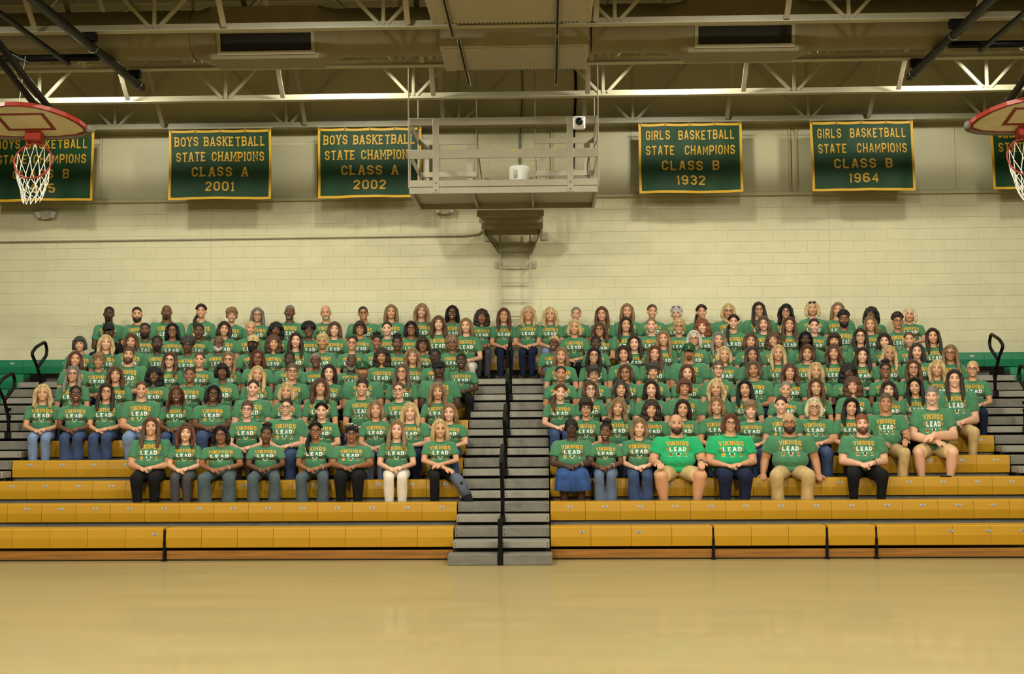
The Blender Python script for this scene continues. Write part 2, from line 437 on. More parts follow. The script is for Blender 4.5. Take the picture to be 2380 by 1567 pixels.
# the top row runs on across the aisles
t = bench(10, AL, 3, (AR-AL)/3, 12, M_yel, 'yellow bleacher bench closing the top end of the centre aisle', True)
bench(10, BL-8*wl, 8, wl, 7, M_grn, 'green bench at the left end of the top row under the wall', True)
bench(10, BR, 8, wr, 43, M_grn, 'green bench at the right end of the top row under the wall', True)
for i in (9, 8, 7, 6, 5, 4):
    bench(i, -8.78-5*wl, 5, wl, 10, M_grn, 'green bleacher bench beyond the left aisle, %s row up' % NAMES[i-1], False)
    bench(i, 7.53, 5, wr, 43, M_grn, 'green bleacher bench beyond the right aisle, %s row up' % NAMES[i-1], False)
# first row: sections parted by black posts, with a wooden skirt board under each
def x1px(x): return at(x, 1250, rowY(1))[0]
secs = [(x1px(-60), x1px(379), 16, 'left end'), (x1px(385), AL, 19, 'left of the aisle'), (AR, x1px(1656), 25, 'right of the aisle'), (x1px(1660), x1px(1920), 28, 'between two posts right of the aisle'),
        (x1px(1925), x1px(2035), 31, 'short piece between two black posts'), (x1px(2039), x1px(2480), 32, 'right end')]
plates1 = {0: [(360, 18)], 1: [], 2: [(1353, 25), (1485, 26)], 3: [], 4: [], 5: [(2210, 33), (2297, 34), (2378, 35)]}
for k, (a, b, n0, where) in enumerate(secs):
    t = thing('bleacher_bench', ((a+b)/2, rowY(1)+.15, 0), 'yellow front-row bench section, %s' % where, 'bench', 'bleacher benches')
    m = max(1, round((b-a)/.457)); w = (b-a)/m
    key = (round(w, 3), 'y')
    me = seat_mesh('seat', w, M_yel, 1.04)
    for q in range(m): put('seat', me, (a+(q+.5)*w, rowY(1), rowZ(1)), t)
    for xp, num in plates1[k]:
        put('number_plate', plate_mesh(num), (x1px(xp), rowY(1)+.002, rowZ(1)-.07), t)
    MB().box(a, b, rowY(1)+.09, rowY(1)+.27, rowZ(1)-.13, rowZ(1)-.06).build('support_rail', M_under, t)
    s = tag(MB().box(a+.004, b-.004, rowY(1)+.03, rowY(1)+.055, .02, .128, 0, .003).build('skirt_board', M_board), 'varnished wooden skirt board under the front bench, %s' % where, 'board', 'skirt boards')
for k, xp in enumerate((382, 1658, 1922, 2037)):
    x = x1px(xp)
    b = MB(); b.box(x-.016, x+.016, rowY(1)-.01, rowY(1)+.05, 0, .26, 0, .003); b.box(x-.03, x+.03, rowY(1)-.03, rowY(1)+.09, 0, .02, 0, .003)
    b.box(x-.014, x+.014, rowY(1)+.01, rowY(1)+.08, .26, .39, 0, .003)
    tag(b.build('section_post', M_black), ['black post in the gap of the left front bench', 'black post nearest right of the centre aisle under the front bench', 'black post left of the short front bench piece', 'black post right of the short front bench piece'][k], 'post', 'front bench posts')
# decks that carry the feet, and the dark framework behind and below
for i in range(2, 11):
    z = rowZ(i)-H1
    for x0, x1, nm in ((BL, AL, 'left of the centre aisle'), (AR, BR, 'right of the centre aisle')):
        t = thing('foot_deck', ((x0+x1)/2, rowY(i)-.15, z-.05), 'grey foot deck %s in front of the %s bench row' % (nm, NAMES[i-1]), 'deck', 'foot decks')
        nb = 3; yy = np.linspace(rowY(i-1)+.31, rowY(i)+.30, nb+1)
        for k in range(nb): MB().box(x0, x1, yy[k]+.003, yy[k+1]-.003, z-.04, z, 0, .004).build('plank', M_step, t)
tag(MB().box(-12, 10.5, rowY(10)+.62, rowY(10)+.64, 0, rowZ(10)-.1).build('rear_panel', M_under), 'dark closing panel behind the top bench row against the wall', 'panel')
# aisle steps: two to a row, each of two treads parted by the handrail
def steps(x0, x1, lo, hi, where, split):
    for i in range(lo, hi+1):
        for kind in (0, 1):
            if kind == 1 and i == 9: continue
            z = rowZ(i)-.1445 if kind == 0 else rowZ(i)
            y0 = rowY(i)-.3 if kind == 0 else rowY(i)
            t = thing('aisle_step', ((x0+x1)/2, y0+.15, z-.13), '%s step of the %s, at the %s bench row' % (('pale lower', 'dark upper')[kind], where, NAMES[i-1]), 'step', 'aisle steps')
            hgt = .092 if kind == 0 else .126
            cuts = [x0, (x0+x1)/2-.12*0, x1] if split else [x0, x1]
            for a, b in zip(cuts[:-1], cuts[1:]):
                m = MB(); m.box(a+.003, b-.003, y0, y0+.31, z-hgt, z, 0, .008)
                for q in (a+.03, b-.03):
                    for zz in (z-.03, z-hgt+.03): m.box(q-.006, q+.006, y0-.003, y0+.01, zz-.006, zz+.006, 1)
                m.build('tread', [M_step2 if kind == 0 else M_step, M_under], t)
            MB().box(x0+.01, x1-.01, y0+.1, y0+.12, z-.2, z-.03).build('riser', M_under, t)
steps(AL+.01, AR-.01, 1, 9, 'centre aisle', True)
steps(-8.76, BL-.01, 1, 9, 'left aisle', False)
steps(BR+.01, 7.51, 1, 9, 'right aisle', False)
t = thing('aisle_step', ((AL+AR)/2, 15.9, 0), 'lowest dark step of the centre aisle standing on the floor', 'step', 'aisle steps')
for a, b in ((AL-.03, (AL+AR)/2-.03), ((AL+AR)/2+.03, AR+.02)): MB().box(a, b, 15.72, 16.03, .0, .135, 0, .008).build('tread', M_step, t)
# top landing under the feet in the centre aisle
tag(MB().box(AL+.01, AR-.01, rowY(9)+.005, rowY(10)+.3, rowZ(9)-.1445-.05, rowZ(9)-.1445).build('landing', M_step), 'grey landing at the top of the centre aisle', 'landing')
tag(MB().box(-8.76, BL-.01, rowY(9)+.005, rowY(10)+.3, rowZ(9)-.1445-.05, rowZ(9)-.1445).build('landing', M_step), 'grey landing at the top of the left aisle', 'landing')
tag(MB().box(BR+.01, 7.51, rowY(9)+.005, rowY(10)+.3, rowZ(9)-.1445-.05, rowZ(9)-.1445).build('landing', M_step), 'grey landing at the top of the right aisle', 'landing')
for a, b, w in ((AL, AR, 'centre'), (-8.76, BL, 'left'), (BR, 7.51, 'right')):
    tag(MB().box(a+.01, b-.01, rowY(10)+.31, rowY(10)+.33, rowZ(10)-.42, rowZ(10)-.1).build('riser_panel', M_step), 'grey riser panel under the top bench of the %s aisle' % w, 'panel')
# handrails
def arc(pts, r=.05, n=4):
    P = [np.asarray(p, float) for p in pts]; out = [P[0]]
    for i in range(1, len(P)-1):
        a = P[i-1]-P[i]; b = P[i+1]-P[i]; la = np.linalg.norm(a); lb = np.linalg.norm(b); q = min(r, la*.45, lb*.45)
        p0 = P[i]+a/la*q; p1 = P[i]+b/lb*q
        for k in range(n+1):
            s = k/n; out.append((1-s)**2*p0+2*s*(1-s)*P[i]+s*s*p1)
    out.append(P[-1]); return out
def handrail(x, i, label):
    yb = rowY(i)-.33; zb = rowZ(i)-.236
    t = thing('handrail', (x, yb, zb), label, 'handrail', 'aisle handrails')
    def L(y, z): return (x, yb+y*1.15, zb+z*.79)
    MB().tube(arc([L(0, 0), L(0, .38), L(-.16, .74), L(-.36, .98), L(-.22, 1.12), L(.10, 1.26), L(.17, 1.1), L(.15, .98), L(-.15, .72)], .06), .026, 8).build('rail_loop', M_black, t, smooth=True)
    MB().box(x-.03, x+.03, yb-.08, yb+.06, zb, zb+.10, 0, .005).build('base_shoe', M_black, t)
    b = MB()
    for z in (.30, .41): b.box(x-.026, x+.026, yb-.04, yb+.026, zb+z, zb+z+.05, 0, .004)
    b.build('clamp', M_black, t)
for i, nm in ((9, 'highest'), (7, 'second highest'), (5, 'middle'), (3, 'second lowest')): handrail((AL+AR)/2+.0, i-1 if i > 3 else 2, '%s black handrail in the middle of the centre aisle' % nm)
for i, nm in ((8, 'upper'), (6, 'lower')):
    handrail(-8.09, i, '%s black looped handrail in the left aisle' % nm)
    handrail(6.95, i, '%s black looped handrail in the right aisle' % nm)
# lowest post of the centre aisle
b = MB(); xm = (AL+AR)/2-.0
b.box(xm-.02, xm+.02, 15.72, 16.02, 0, .30, 0, .004); b.box(xm-.028, xm+.028, 15.70, 15.78, 0, .56, 0, .004)
tag(b.build('rail_foot', M_black), 'black upright at the foot of the centre aisle handrail', 'post')

# ------------------------------------------------------------------ roof trusses
CHZ = 6.93
TY = [16.6, 18.44, 20.35, 22.25]; TN = ['nearest', 'second', 'third, brightly lit', 'last, against the wall']
NODES = [-11.3, -8.25, -5.2, -2.15, .9, 3.95, 7.0, 10.05]
for k, y in enumerate(TY):
    t = thing('roof_truss', (-.6, y, CHZ), 'cream steel roof truss across the hall, %s from the camera' % TN[k] if k < 3 else 'cream steel roof truss close to the far wall above the banners', 'truss', 'roof trusses')
    b = MB()
    b.box(-13, 12, y-.065, y+.065, CHZ, CHZ+.012); b.box(-13, 12, y-.012, y-.0, CHZ+.012, CHZ+.10); b.box(-13, 12, y+.0, y+.012, CHZ+.012, CHZ+.10)
    b.build('bottom_chord', M_steel, t)
    b = MB(); zt = 8.55
    b.box(-13, 12, y-.065, y+.065, zt, zt+.012); b.box(-13, 12, y-.012, y+.012, zt-.09, zt)
    b.build('top_chord', M_steel, t)
    off = (0, -.0, .0, .6)[k]
    for x in NODES:
        x += off
        MB().bar((x-.06, y, CHZ+.06), (x-1.45, y, zt-.04), .05, .05, 0, .006).build('diagonal', M_steel, t)
        MB().bar((x+.06, y, CHZ+.06), (x+1.45, y, zt-.04), .05, .05, 0, .006).build('diagonal', M_steel, t)
        MB().bar((x, y, CHZ+.05), (x, y, zt-.04), .05, .045, 0, .006).build('vertical', M_steel, t)
# flat bridging straps from the foot of each truss to the head of the one before it
for k in range(4):
    y1 = TY[k]; y0 = y1-1.86
    for q, x in enumerate((-9.2, -6.77, -4.25, -1.82, .65, 3.13, 5.58, 8.0)):
        tag(MB().bar((x, y1-.07, CHZ+.03), (x, y0+.09, 8.48), .075, .02, 0, .003, up=(0, 1, 1)).build('bridging_strap', M_steel2),
            'flat steel bridging strap %s from the left, below the %s truss' % (NAMES[q], ('nearest', 'second', 'third', 'last')[k]), 'strap', 'bridging straps')
# ------------------------------------------------------------------ ducts with grilles
def duct(x0, x1, gx0, gx1, side):
    yc, zc, r = 17.52, 7.16, .33
    t = thing('air_duct', ((x0+x1)/2, yc, zc-r), 'round corrugated air duct with a grille on the %s under the roof' % side, 'duct', 'air ducts')
    def ribbed(a, b):
        n = max(2, int((b-a)/.05)); m = MB(); prof = []
        pts = [(a+(b-a)*k/n) for k in range(n+1)]; N = 22
        vs = []; fs = []
        for k, x in enumerate(pts):
            rr = r+(.012 if k % 2 else 0)
            for q in range(N): vs.append((x, yc+rr*math.cos(2*math.pi*q/N), zc+rr*math.sin(2*math.pi*q/N)))
        for k in range(n):
            for q in range(N): fs.append((k*N+q, k*N+(q+1) % N, (k+1)*N+(q+1) % N, (k+1)*N+q))
        m.add(vs, fs); return m
    bx0, bx1 = gx0-.14, gx1+.1
    for a, b in ((x0, bx0-.3), (bx1+.3, x1)): ribbed(a, b).build('duct_run', M_duct, t, smooth=True)
    # transition boots and the square plenum
    sq = [(-.32, .30), (-.36, -.02), (-.26, -.42), (.26, -.42), (.34, 0), (.3, .30)]
    m = MB(); m.prism(sq, lambda a, z, x: (x, yc+a, zc+z), bx0, bx1); m.build('plenum', M_duct, t)
    for xa, xb in ((bx0-.3, bx0), (bx1+.3, bx1)):
        m = MB(); N = 24; vs = []
        P = np.array(sq+[sq[0]]); seg = np.linalg.norm(np.diff(P, axis=0), axis=1); cum = np.r_[0, np.cumsum(seg)]
        for s in range(4):
            f = s/3
            for q in range(N):
                u = q/N*cum[-1]; j = min(np.searchsorted(cum, u, 'right')-1, len(seg)-1); p = P[j]+(P[j+1]-P[j])*(u-cum[j])/seg[j]
                an = math.atan2(p[1], p[0]); c = np.array([r*math.cos(an), r*math.sin(an)])
                pp = c*(1-f)+p*f; vs.append((xa+(xb-xa)*f, yc+pp[0], zc+pp[1]))
        m.add(vs, [(s*N+q, s*N+(q+1) % N, (s+1)*N+(q+1) % N, (s+1)*N+q) for s in range(3) for q in range(N)])
        m.build('duct_boot', M_duct, t, smooth=True)
    # grille on the slanting front of the plenum
    p0 = np.array([0, yc-.36, zc-.02]); p1 = np.array([0, yc-.26, zc-.42]); d = (p1-p0); Ld = np.linalg.norm(d); d /= Ld; nn = np.array([0, -d[2]*-1, d[1]*-1]); nn = np.cross(np.array([1., 0, 0]), d); nn = nn if nn[1] < 0 else -nn
    def F(x, s, h): return np.array([x, 0, 0])+p0+d*s+nn*h
    fm = MB()
    g0, g1, s0, s1 = gx0, gx1, .07, .31
    for a, b, c, e in ((g0-.05, g1+.05, s0-.05, s0), (g0-.05, g1+.05, s1, s1+.05), (g0-.05, g0, s0, s1), (g1, g1+.05, s0, s1)):
        vs = [F(x, s, h) for h in (0, .02) for x, s in ((a, c), (b, c), (b, e), (a, e))]
        fm.add(vs, [(0, 1, 2, 3), (4, 5, 6, 7), (0, 1, 5, 4), (1, 2, 6, 5), (2, 3, 7, 6), (3, 0, 4, 7)])
    g = fm.build('grille_frame', M_steel2, t)
    m = MB(); m.add([F(g0, s0, .003), F(g1, s0, .003), F(g1, s1, .003), F(g0, s1, .003)], [(0, 1, 2, 3)])
    m.build('grille_opening', M_grille, t)
    m = MB(); n = 44
    for k in range(n):
        x = g0+(g1-g0)*(k+.5)/n; m.add([F(x-.004, s0, .006), F(x+.004, s0, .014), F(x+.004, s1, .014), F(x-.004, s1, .006)], [(0, 1, 2, 3)])
    for k in range(1, 9):
        s = s0+(s1-s0)*k/9; m.add([F(g0, s-.002, .012), F(g1, s-.002, .012), F(g1, s+.002, .012), F(g0, s+.002, .012)], [(0, 1, 2, 3)])
    lo = m.build('louvre', M_under, t); lo['kind'] = 'stuff'
duct(-13, -1.46, -4.47, -3.22, 'left')
duct(.62, 11.5, 2.06, 3.32, 'right')
# flat mechanical boxes over the middle and their hanging channels
for y0, y1, nm in ((14.5, 16.12, 'nearer'), (17.13, 18.33, 'farther')):
    t = thing('ceiling_unit', (-.445, (y0+y1)/2, 6.82), 'flat cream ceiling box in the middle of the roof, the %s of two' % nm, 'ceiling box', 'ceiling boxes')
    MB().box(-1.46, .57, y0, y1, 6.82, 7.16, 0, .01).build('housing', M_steel2, t)
    MB().box(-1.40, .51, y0+.05, y1-.08, 6.812, 6.822, 0, .003).build('cover_panel', M_steel2, t)
    m = MB()
    for k in range(36): m.box(-1.3+k*.048, -1.28+k*.048, y1-.06, y1-.03, 6.814, 6.821)
    m.build('slots', M_grille, t)['kind'] = 'stuff'
for x, y0, y1, nm in ((-1.16, 16.72, 19.0, 'left channel under the farther box'), (.14, 16.72, 19.0, 'right channel under the farther box'), (-1.22, 14.2, 16.55, 'left channel under the nearer box'), (.14, 14.2, 16.55, 'right channel under the nearer box')):
    m = MB(); m.box(x-.022, x-.015, y0, y1, 6.76, 6.80); m.box(x+.015, x+.022, y0, y1, 6.76, 6.80); m.box(x-.015, x+.015, y0, y1, 6.793, 6.80, 1)
    tag(m.build('strut_channel', [M_steel2, M_grille]), 'slotted steel strut, %s' % nm, 'channel', 'strut channels')
# ------------------------------------------------------------------ platform hung in front of the wall
PX0, PX1, PYF, PYR, PZ0, PZ1 = -2.128, .77, 19.5, 21.0, 5.235, 6.415
t = thing('camera_platform', ((PX0+PX1)/2, (PYF+PYR)/2, PZ0), 'cream steel platform with guard rails hung in front of the wall', 'platform')
def pbox(nm, *a): return MB().box(*a, 0, .006).build(nm, M_steel2, t)
pbox('floor_plate', PX0+.02, PX1-.02, PYF+.03, PYR-.02, PZ0+.07, PZ0+.10)
pbox('front_beam', PX0, PX1, PYF, PYF+.05, PZ0, PZ0+.10); pbox('front_beam', PX0, PX1, PYF, PYF+.05, PZ0+.108, PZ0+.21)
pbox('rear_beam', PX0, PX1, PYR-.05, PYR, PZ0-.0, PZ0+.10)
for x in (PX0, PX1-.05): pbox('side_beam', x, x+.05, PYF+.05, PYR-.05, PZ0, PZ0+.20)
for x in (-1.15, -.24): pbox('joist', x-.02, x+.02, PYF+.05, PYR-.05, PZ0-.0, PZ0+.08)
pbox('top_rail', PX0, PX1, PYF, PYF+.03, PZ1-.115, PZ1); pbox('middle_rail', PX0, PX1, PYF, PYF+.03, 5.78, 5.92)
for xp in (1013, 1325): 
    x = at(xp, 350, PYF)[0]; p = pbox('front_post', x-.05, x+.05, PYF-.012, PYF+.0, PZ0+.01, PZ1-.02)
    bm_ = MB()
    for z in (PZ0+.05, PZ0+.16): bm_.box(x-.012, x+.012, PYF-.022, PYF-.01, z-.012, z+.012, 0, .003)
    bm_.build('bolt', M_pad, p)
for x in (PX0, PX1-.012):
    pbox('side_rail', x, x+.012, PYF, PYR, PZ1-.115, PZ1); pbox('side_rail', x, x+.012, PYF, PYR, 5.78, 5.90)
    pbox('corner_post', x, x+.012, PYF+.05, PYF+.14, PZ0, PZ1); pbox('corner_post', x, x+.012, PYR-.12, PYR, PZ0, PZ1)
for x0, x1 in ((PX0, -1.17), (-.20, PX1)):
    pbox('rear_rail', x0, x1, PYR-.012, PYR, PZ1-.10, PZ1); pbox('rear_rail', x0, x1, PYR-.03, PYR-.012, 5.77, 5.86)
    for x in (x0+.12, x1-.12): pbox('rear_post', x-.05, x+.05, PYR-.012, PYR, PZ0, PZ1-.1)
    MB().bar((x1 if x1 < 0 else x0, PYR, PZ1-.05), (x1 if x1 < 0 else x0, YW-.1, PZ1-.35), .015, .09).build('gate_arm', M_steel2, t)
# gangway of boards stepping down to the wall, with side plates
GX0, GX1 = at(1108, 487, PYR)[0], at(1264, 487, PYR)[0]
for k in range(4):
    y0 = PYR+.02+k*.34; z = PZ0-.03-.055*k
    MB().box(GX0+.02*k, GX1-.01*k, y0, y0+.36, z-.02, z+.02, 0, .004).build('gangway_board', M_steel2, t)
    MB().box(GX0+.02*k, GX1-.01*k, y0, y0+.02, z-.09, z-.02, 0, .004).build('gangway_edge', M_steel2, t)
for xa, xb in ((GX0+.07, at(1166, 598, YW)[0]), (GX1-.06, at(1233, 598, YW)[0])):
    m = MB(); q = [(PYR+.9, 5.14, xa), (YW-.02, 5.14, xa), (YW-.02, 4.62, xb), (YW-.14, 4.62, xb), (PYR+.9, 4.98, xa)]
    vs = [(x+d, y, z) for d in (-.006, .006) for y, z, x in q]
    m.add(vs, [(0, 1, 2, 3, 4), (5, 6, 7, 8, 9)]+[(k, (k+1) % 5, 5+(k+1) % 5, 5+k) for k in range(5)])
    m.build('side_plate', M_steel2, t)
for xp, yp in ((1013+30, 346), (1191, 350), (1289, 346)):
    p = at(xp, yp, PYF-.004); MB().box(p[0]-.03, p[0]+.03, PYF-.006, PYF-.001, p[2]-.022, p[2]+.022).build('tape_patch', M_tape, t)
for x, y, nm in ((PX0-.012, PYF+.05, 'front left'), (PX0-.012, PYR-.02, 'rear left'), (PX1+.012, PYF+.05, 'front right'), (PX1+.012, PYR-.02, 'rear right'), (-1.17, PYR-.0, 'inner left'), (-.20, PYR-.0, 'inner right')):
    tag(MB().tube([(x, y, PZ0+.1), (x, y, ZC)], .009, 6).build('hanger_rod', M_steel2), 'thin steel hanger rod at the %s of the platform' % nm, 'rod', 'platform hanger rods')
# radio unit and dome camera on the platform
p = at(1207, 416, PYF+.15); 
t = thing('radio_unit', (p[0], PYF+.18, PZ0+.21), 'white rounded radio unit standing on the platform edge', 'radio unit')
MB().lathe([(.13, 0), (.155, .01), (.155, .20), (.15, .225), (.12, .24)], (p[0], PYF+.2, PZ0+.21), 20).build('casing', M_white, t, smooth=False)
m = MB(); m.box(p[0]-.085, p[0]-.02, PYF+.046, PYF+.07, PZ0+.25, PZ0+.37); m.build('label_sticker', M_plate, t)
m = MB(); m.tube([(p[0]-.052+.025*math.cos(a), PYF+.044, PZ0+.265+.025*math.sin(a)) for a in np.linspace(0, 2*math.pi, 13)[:-1]], .003, 4, closed=True); m.bar((p[0]-.07, PYF+.044, PZ0+.247), (p[0]-.034, PYF+.044, PZ0+.283), .004, .004)
m.build('ring_mark', M_pad, t)
p = at(1346, 284, PYF-.03)
t = thing('dome_camera', tuple(p), 'white dome security camera on the platform top rail', 'camera')
Rf = np.array([[1, 0, 0], [0, 0, -1], [0, 1, 0]], float)
MB().box(p[0]-.095, p[0]+.095, PYF-.05, PYF-.0, p[2]-.115, p[2]+.095, 0, .03).build('mount', M_white, t)
MB().lathe([(.078, 0), (.076, .02), (.066, .03)], (p[0], PYF-.05, p[2]), 20, 0, Rf).build('trim_ring', M_white, t, smooth=False)
MB().ell((p[0], PYF-.07, p[2]+.0), (.06, .055, .06), 16, 10).build('dome', M_lens, t, smooth=True)
tag(MB().tube(arc([(PX1+.02, PYF+.1, PZ1+.05), (PX1+.02, PYF+.1, 6.1), (PX1-.18, PYF+.2, 5.7), (PX1-.1, PYF+.2, 5.35)], .15), .007, 6).build('camera_cable', mat('blue cable', rgb(24, 34, 60), .5)), 'dark blue cable hanging down the right side of the platform', 'cable')
# ladder on the wall
t = thing('wall_ladder', (-.58, YW-.18, 2.9), 'pale steel ladder fixed to the wall under the platform', 'ladder')
LX0, LX1 = -.842, -.317
for x in (LX0, LX1): MB().box(x-.012, x+.012, YW-.2, YW-.16, 2.9, 5.15, 0, .003).build('stile', M_steel, t)
for k in range(8):
    MB().tube([(LX0, YW-.18, 2.98+.295*k), (LX1, YW-.18, 2.98+.295*k)], .012, 6).build('rung', M_steel, t)
for x, zz in ((LX0, 4.5), (LX1, 4.5), (LX0, 3.3), (LX1, 3.3)):
    s = -1 if x < -.6 else 1
    m = MB(); m.box(min(x, x+s*.11), max(x, x+s*.11), YW-.03, YW, zz-.06, zz+.06, 0, .004); m.box(x-.012, x+.012, YW-.19, YW, zz-.03, zz+.03); m.box(x+s*.07-.012, x+s*.07+.012, YW-.045, YW-.03, zz-.012, zz+.012)
    m.build('bracket', M_steel, t)
for xp, yp in ((1133, 553), (1266, 550)):
    p = at(xp, yp, YW-.02); tag(MB().box(p[0]-.06, p[0]+.06, YW-.03, YW-.0, p[2]-.06, p[2]+.06, 0, .005).build('anchor_plate', M_steel), 'square steel anchor plate on the wall at the %s foot of the platform' % ('left' if xp < 1200 else 'right'), 'plate', 'anchor plates')
# conduit and cables on the wall
tag(MB().tube(arc([(-13, YW-.02, 4.985), (-1.40, YW-.02, 5.03), (-1.17, YW-.02, 5.07), (-1.13, YW-.02, 5.28)], .14, 6), .016, 8).build('conduit', M_steel2, smooth=True), 'long cream conduit along the wall, bending up at the platform', 'conduit')
for xp, c, nm in ((1212, M_pad, 'thin grey'), (1336, M_black, 'thick black')):
    x = at(xp, 220, YW)[0]
    tag(MB().tube(arc([(x, YW-.03, 8.6), (x+.02, YW-.03, 7.6), (x-.02, YW-.03, 6.9), (x-.04, YW-.03, 6.2)], .1), .012 if c is M_pad else .022, 6).build('wall_cable', c), '%s cable running down the upper wall above the platform' % nm, 'cable')
# emergency lights
def emergency(p, label):
    t = thing('emergency_light', tuple(p), label, 'emergency light', 'twin-head emergency lights')
    x, y, z = p
    m = MB(); m.prism([(-.075, -.075), (.075, -.075), (.085, -.04), (.10, .07), (.09, .085), (-.09, .085), (-.10, .07), (-.085, -.04)], lambda a, b, q: (x+a, y+q, z+b), -.09, 0); m.build('housing', M_steel, t)
    for s in (-1, 1):
        Rz = np.array(Matrix.Rotation(s*math.radians(22), 3, 'Y'))
        h = MB().obox((x+s*.13, y-.07, z+.0), (.045, .04, .065), Rz, 0, .012).build('lamp_head', M_steel, t)
        g = MB().obox((x+s*.13, y-.112, z+.0), (.034, .006, .052), Rz, 0, .004)
        for k in range(3): g.obox(np.array([x+s*.13, y-.118, z])+Rz@np.array([0, 0, -.03+.03*k]), (.030, .003, .004), Rz, 1)
        g.build('lens', [M_white, M_pad], h)
    MB().box(x-.008, x-.0, y-.095, y-.088, z-.06, z-.052).build('indicator', M_red, t)
emergency(at(110, 501, YW-.02), 'twin-head emergency light on the wall at the far left')
emergency(at(1035, 489, YW-.02), 'twin-head emergency light half hidden under the platform')

# ------------------------------------------------------------------ banners
def banner(x0, x1, z0, z1, lines, serif, label, tilt=0, seed=0):
    Y = 22.0; rnd = random.Random(seed); ph = [rnd.uniform(0, 6.28) for _ in range(6)]
    t = thing('banner', ((x0+x1)/2, Y, z0), label, 'banner', 'championship banners')
    w = x1-x0; h = z1-z0
    def surf(u, v, off=0):
        # u, v in 0..1; folds grow downwards, top edge scallops between the hooks
        d = .012*math.sin(9*u+ph[0]+2*v)*(.4+(1-v))+.008*math.sin(23*u+ph[1]-3*v)*(1-v*.6)+.006*math.sin(5*v+ph[2])*math.sin(14*u+ph[3])
        z = z0+h*v-.010*v*abs(math.sin(4*math.pi*u))+.006*math.sin(7*u+ph[4])*(1-v)
        return (x0+w*u+tilt*(1-v)+.004*math.sin(6*v+ph[5]), Y+d-off, z)
    nx, nz = 56, 30; m = MB()
    vs = [surf(i/nx, j/nz) for j in range(nz+1) for i in range(nx+1)]
    m.add(vs, [(j*(nx+1)+i, j*(nx+1)+i+1, (j+1)*(nx+1)+i+1, (j+1)*(nx+1)+i) for j in range(nz) for i in range(nx)])
    m.build('cloth', M_banner, t, smooth=True, fix=False)
    bw = .042/w; bh = .042/h
    m = MB()
    def strip(u0, u1, v0, v1, nu, nv):
        vs = [surf(u0+(u1-u0)*i/nu, v0+(v1-v0)*j/nv, .004) for j in range(nv+1) for i in range(nu+1)]
        m.add(vs, [(j*(nu+1)+i, j*(nu+1)+i+1, (j+1)*(nu+1)+i+1, (j+1)*(nu+1)+i) for j in range(nv) for i in range(nu)])
    strip(0, 1, 0, bh, 56, 1); strip(0, 1, 1-bh, 1, 56, 1); strip(0, bw, bh, 1-bh, 1, 28); strip(1-bw, 1, bh, 1-bh, 1, 28)
    m.build('border', M_gold, t, smooth=True, fix=False)
    for txt, vc, hh, sp in lines:
        vs, fs, tw = text_geo(txt, .98, serif, 1.15, sp)
        ws = {14: .86, 13: .84}.get(len(txt.replace(' ', '')), None)
        sc = hh/6; sx = sc/w; 
        target = {'BOYS BASKETBALL': .885, 'STATE CHAMPIONS': .86, 'GIRLS BASKETBALL': .86}.get(txt)
        kx = (target/(tw*sx)) if target else 1.0
        if not target: kx = 1.05
        q = MB(); q.add([surf(.5+p[0]*sx*kx, vc+(p[1]-3)*sc/h, .009) for p in vs], fs)
        q.build('lettering', M_gold2, t, fix=False)
    m = MB()
    for k in range(5):
        u = .02+.24*k; x, y, z = surf(u, .985, .008)
        m.tube([(x+.008*math.cos(a), y, z+.008*math.sin(a)) for a in np.linspace(0, 2*math.pi, 9)[:-1]], .004, 4, closed=True)
    m.build('grommet', M_black, t)
    m = MB(); m.tube([(x0-.02, Y, z1+.03), (x1+.02, Y, z1+.03)], .011, 8)
    for k in range(5):
        u = .02+.24*k; m.tube([(x0+w*u, Y-.012, z1+.045), (x0+w*u, Y-.012, z1-.02)], .004, 5)
    m.build('hanging_rod', M_steel, t)
    m = MB()
    for k in range(2): m.tube([(x0+w*(.12+.76*k), Y, z1+.03), (x0+w*(.12+.76*k), Y+.2, z1+.09)], .006, 5)
    m.build('rod_hook', M_metal, t)
L1 = lambda a, c, y: [(a, .835, .165, 6.5 if a[0] == 'G' else 3.6), ('STATE CHAMPIONS', .615, .165, 7.5 if a[0] == 'G' else 3.6), (c, .395, .165, 4.5), (y, .185, .165, 3)]
banner(-9.765, -7.93, 5.632, 6.842, L1('BOYS BASKETBALL', 'CLASS B', '1965'), False, 'green banner reading boys basketball state champions class B, behind the left hoop', -.015, 1)
banner(-6.61, -4.81, 5.626, 6.852, L1('BOYS BASKETBALL', 'CLASS A', '2001'), True, 'green boys basketball class A banner hanging fully in view', 0, 2)
banner(-3.994, -2.184, 5.626, 6.852, L1('BOYS BASKETBALL', 'CLASS A', '2002'), True, 'green boys basketball class A banner partly behind the platform', 0, 3)
banner(1.573, 3.352, 5.644, 6.86, L1('GIRLS BASKETBALL', 'CLASS B', '1932'), False, 'green girls basketball banner hanging next to the platform', .01, 4)
banner(4.526, 6.289, 5.647, 6.855, L1('GIRLS BASKETBALL', 'CLASS B', '1964'), False, 'green girls basketball banner left of the right-hand hoop', .02, 5)
banner(7.59, 9.36, 5.641, 6.82, [('GIRLS BASKETBALL', .835, .165, 3.6), ('STATE CHAMPIONS', .62, .165, 3.6)], True, 'green banner cut off by the right edge behind the right hoop', .03, 6)

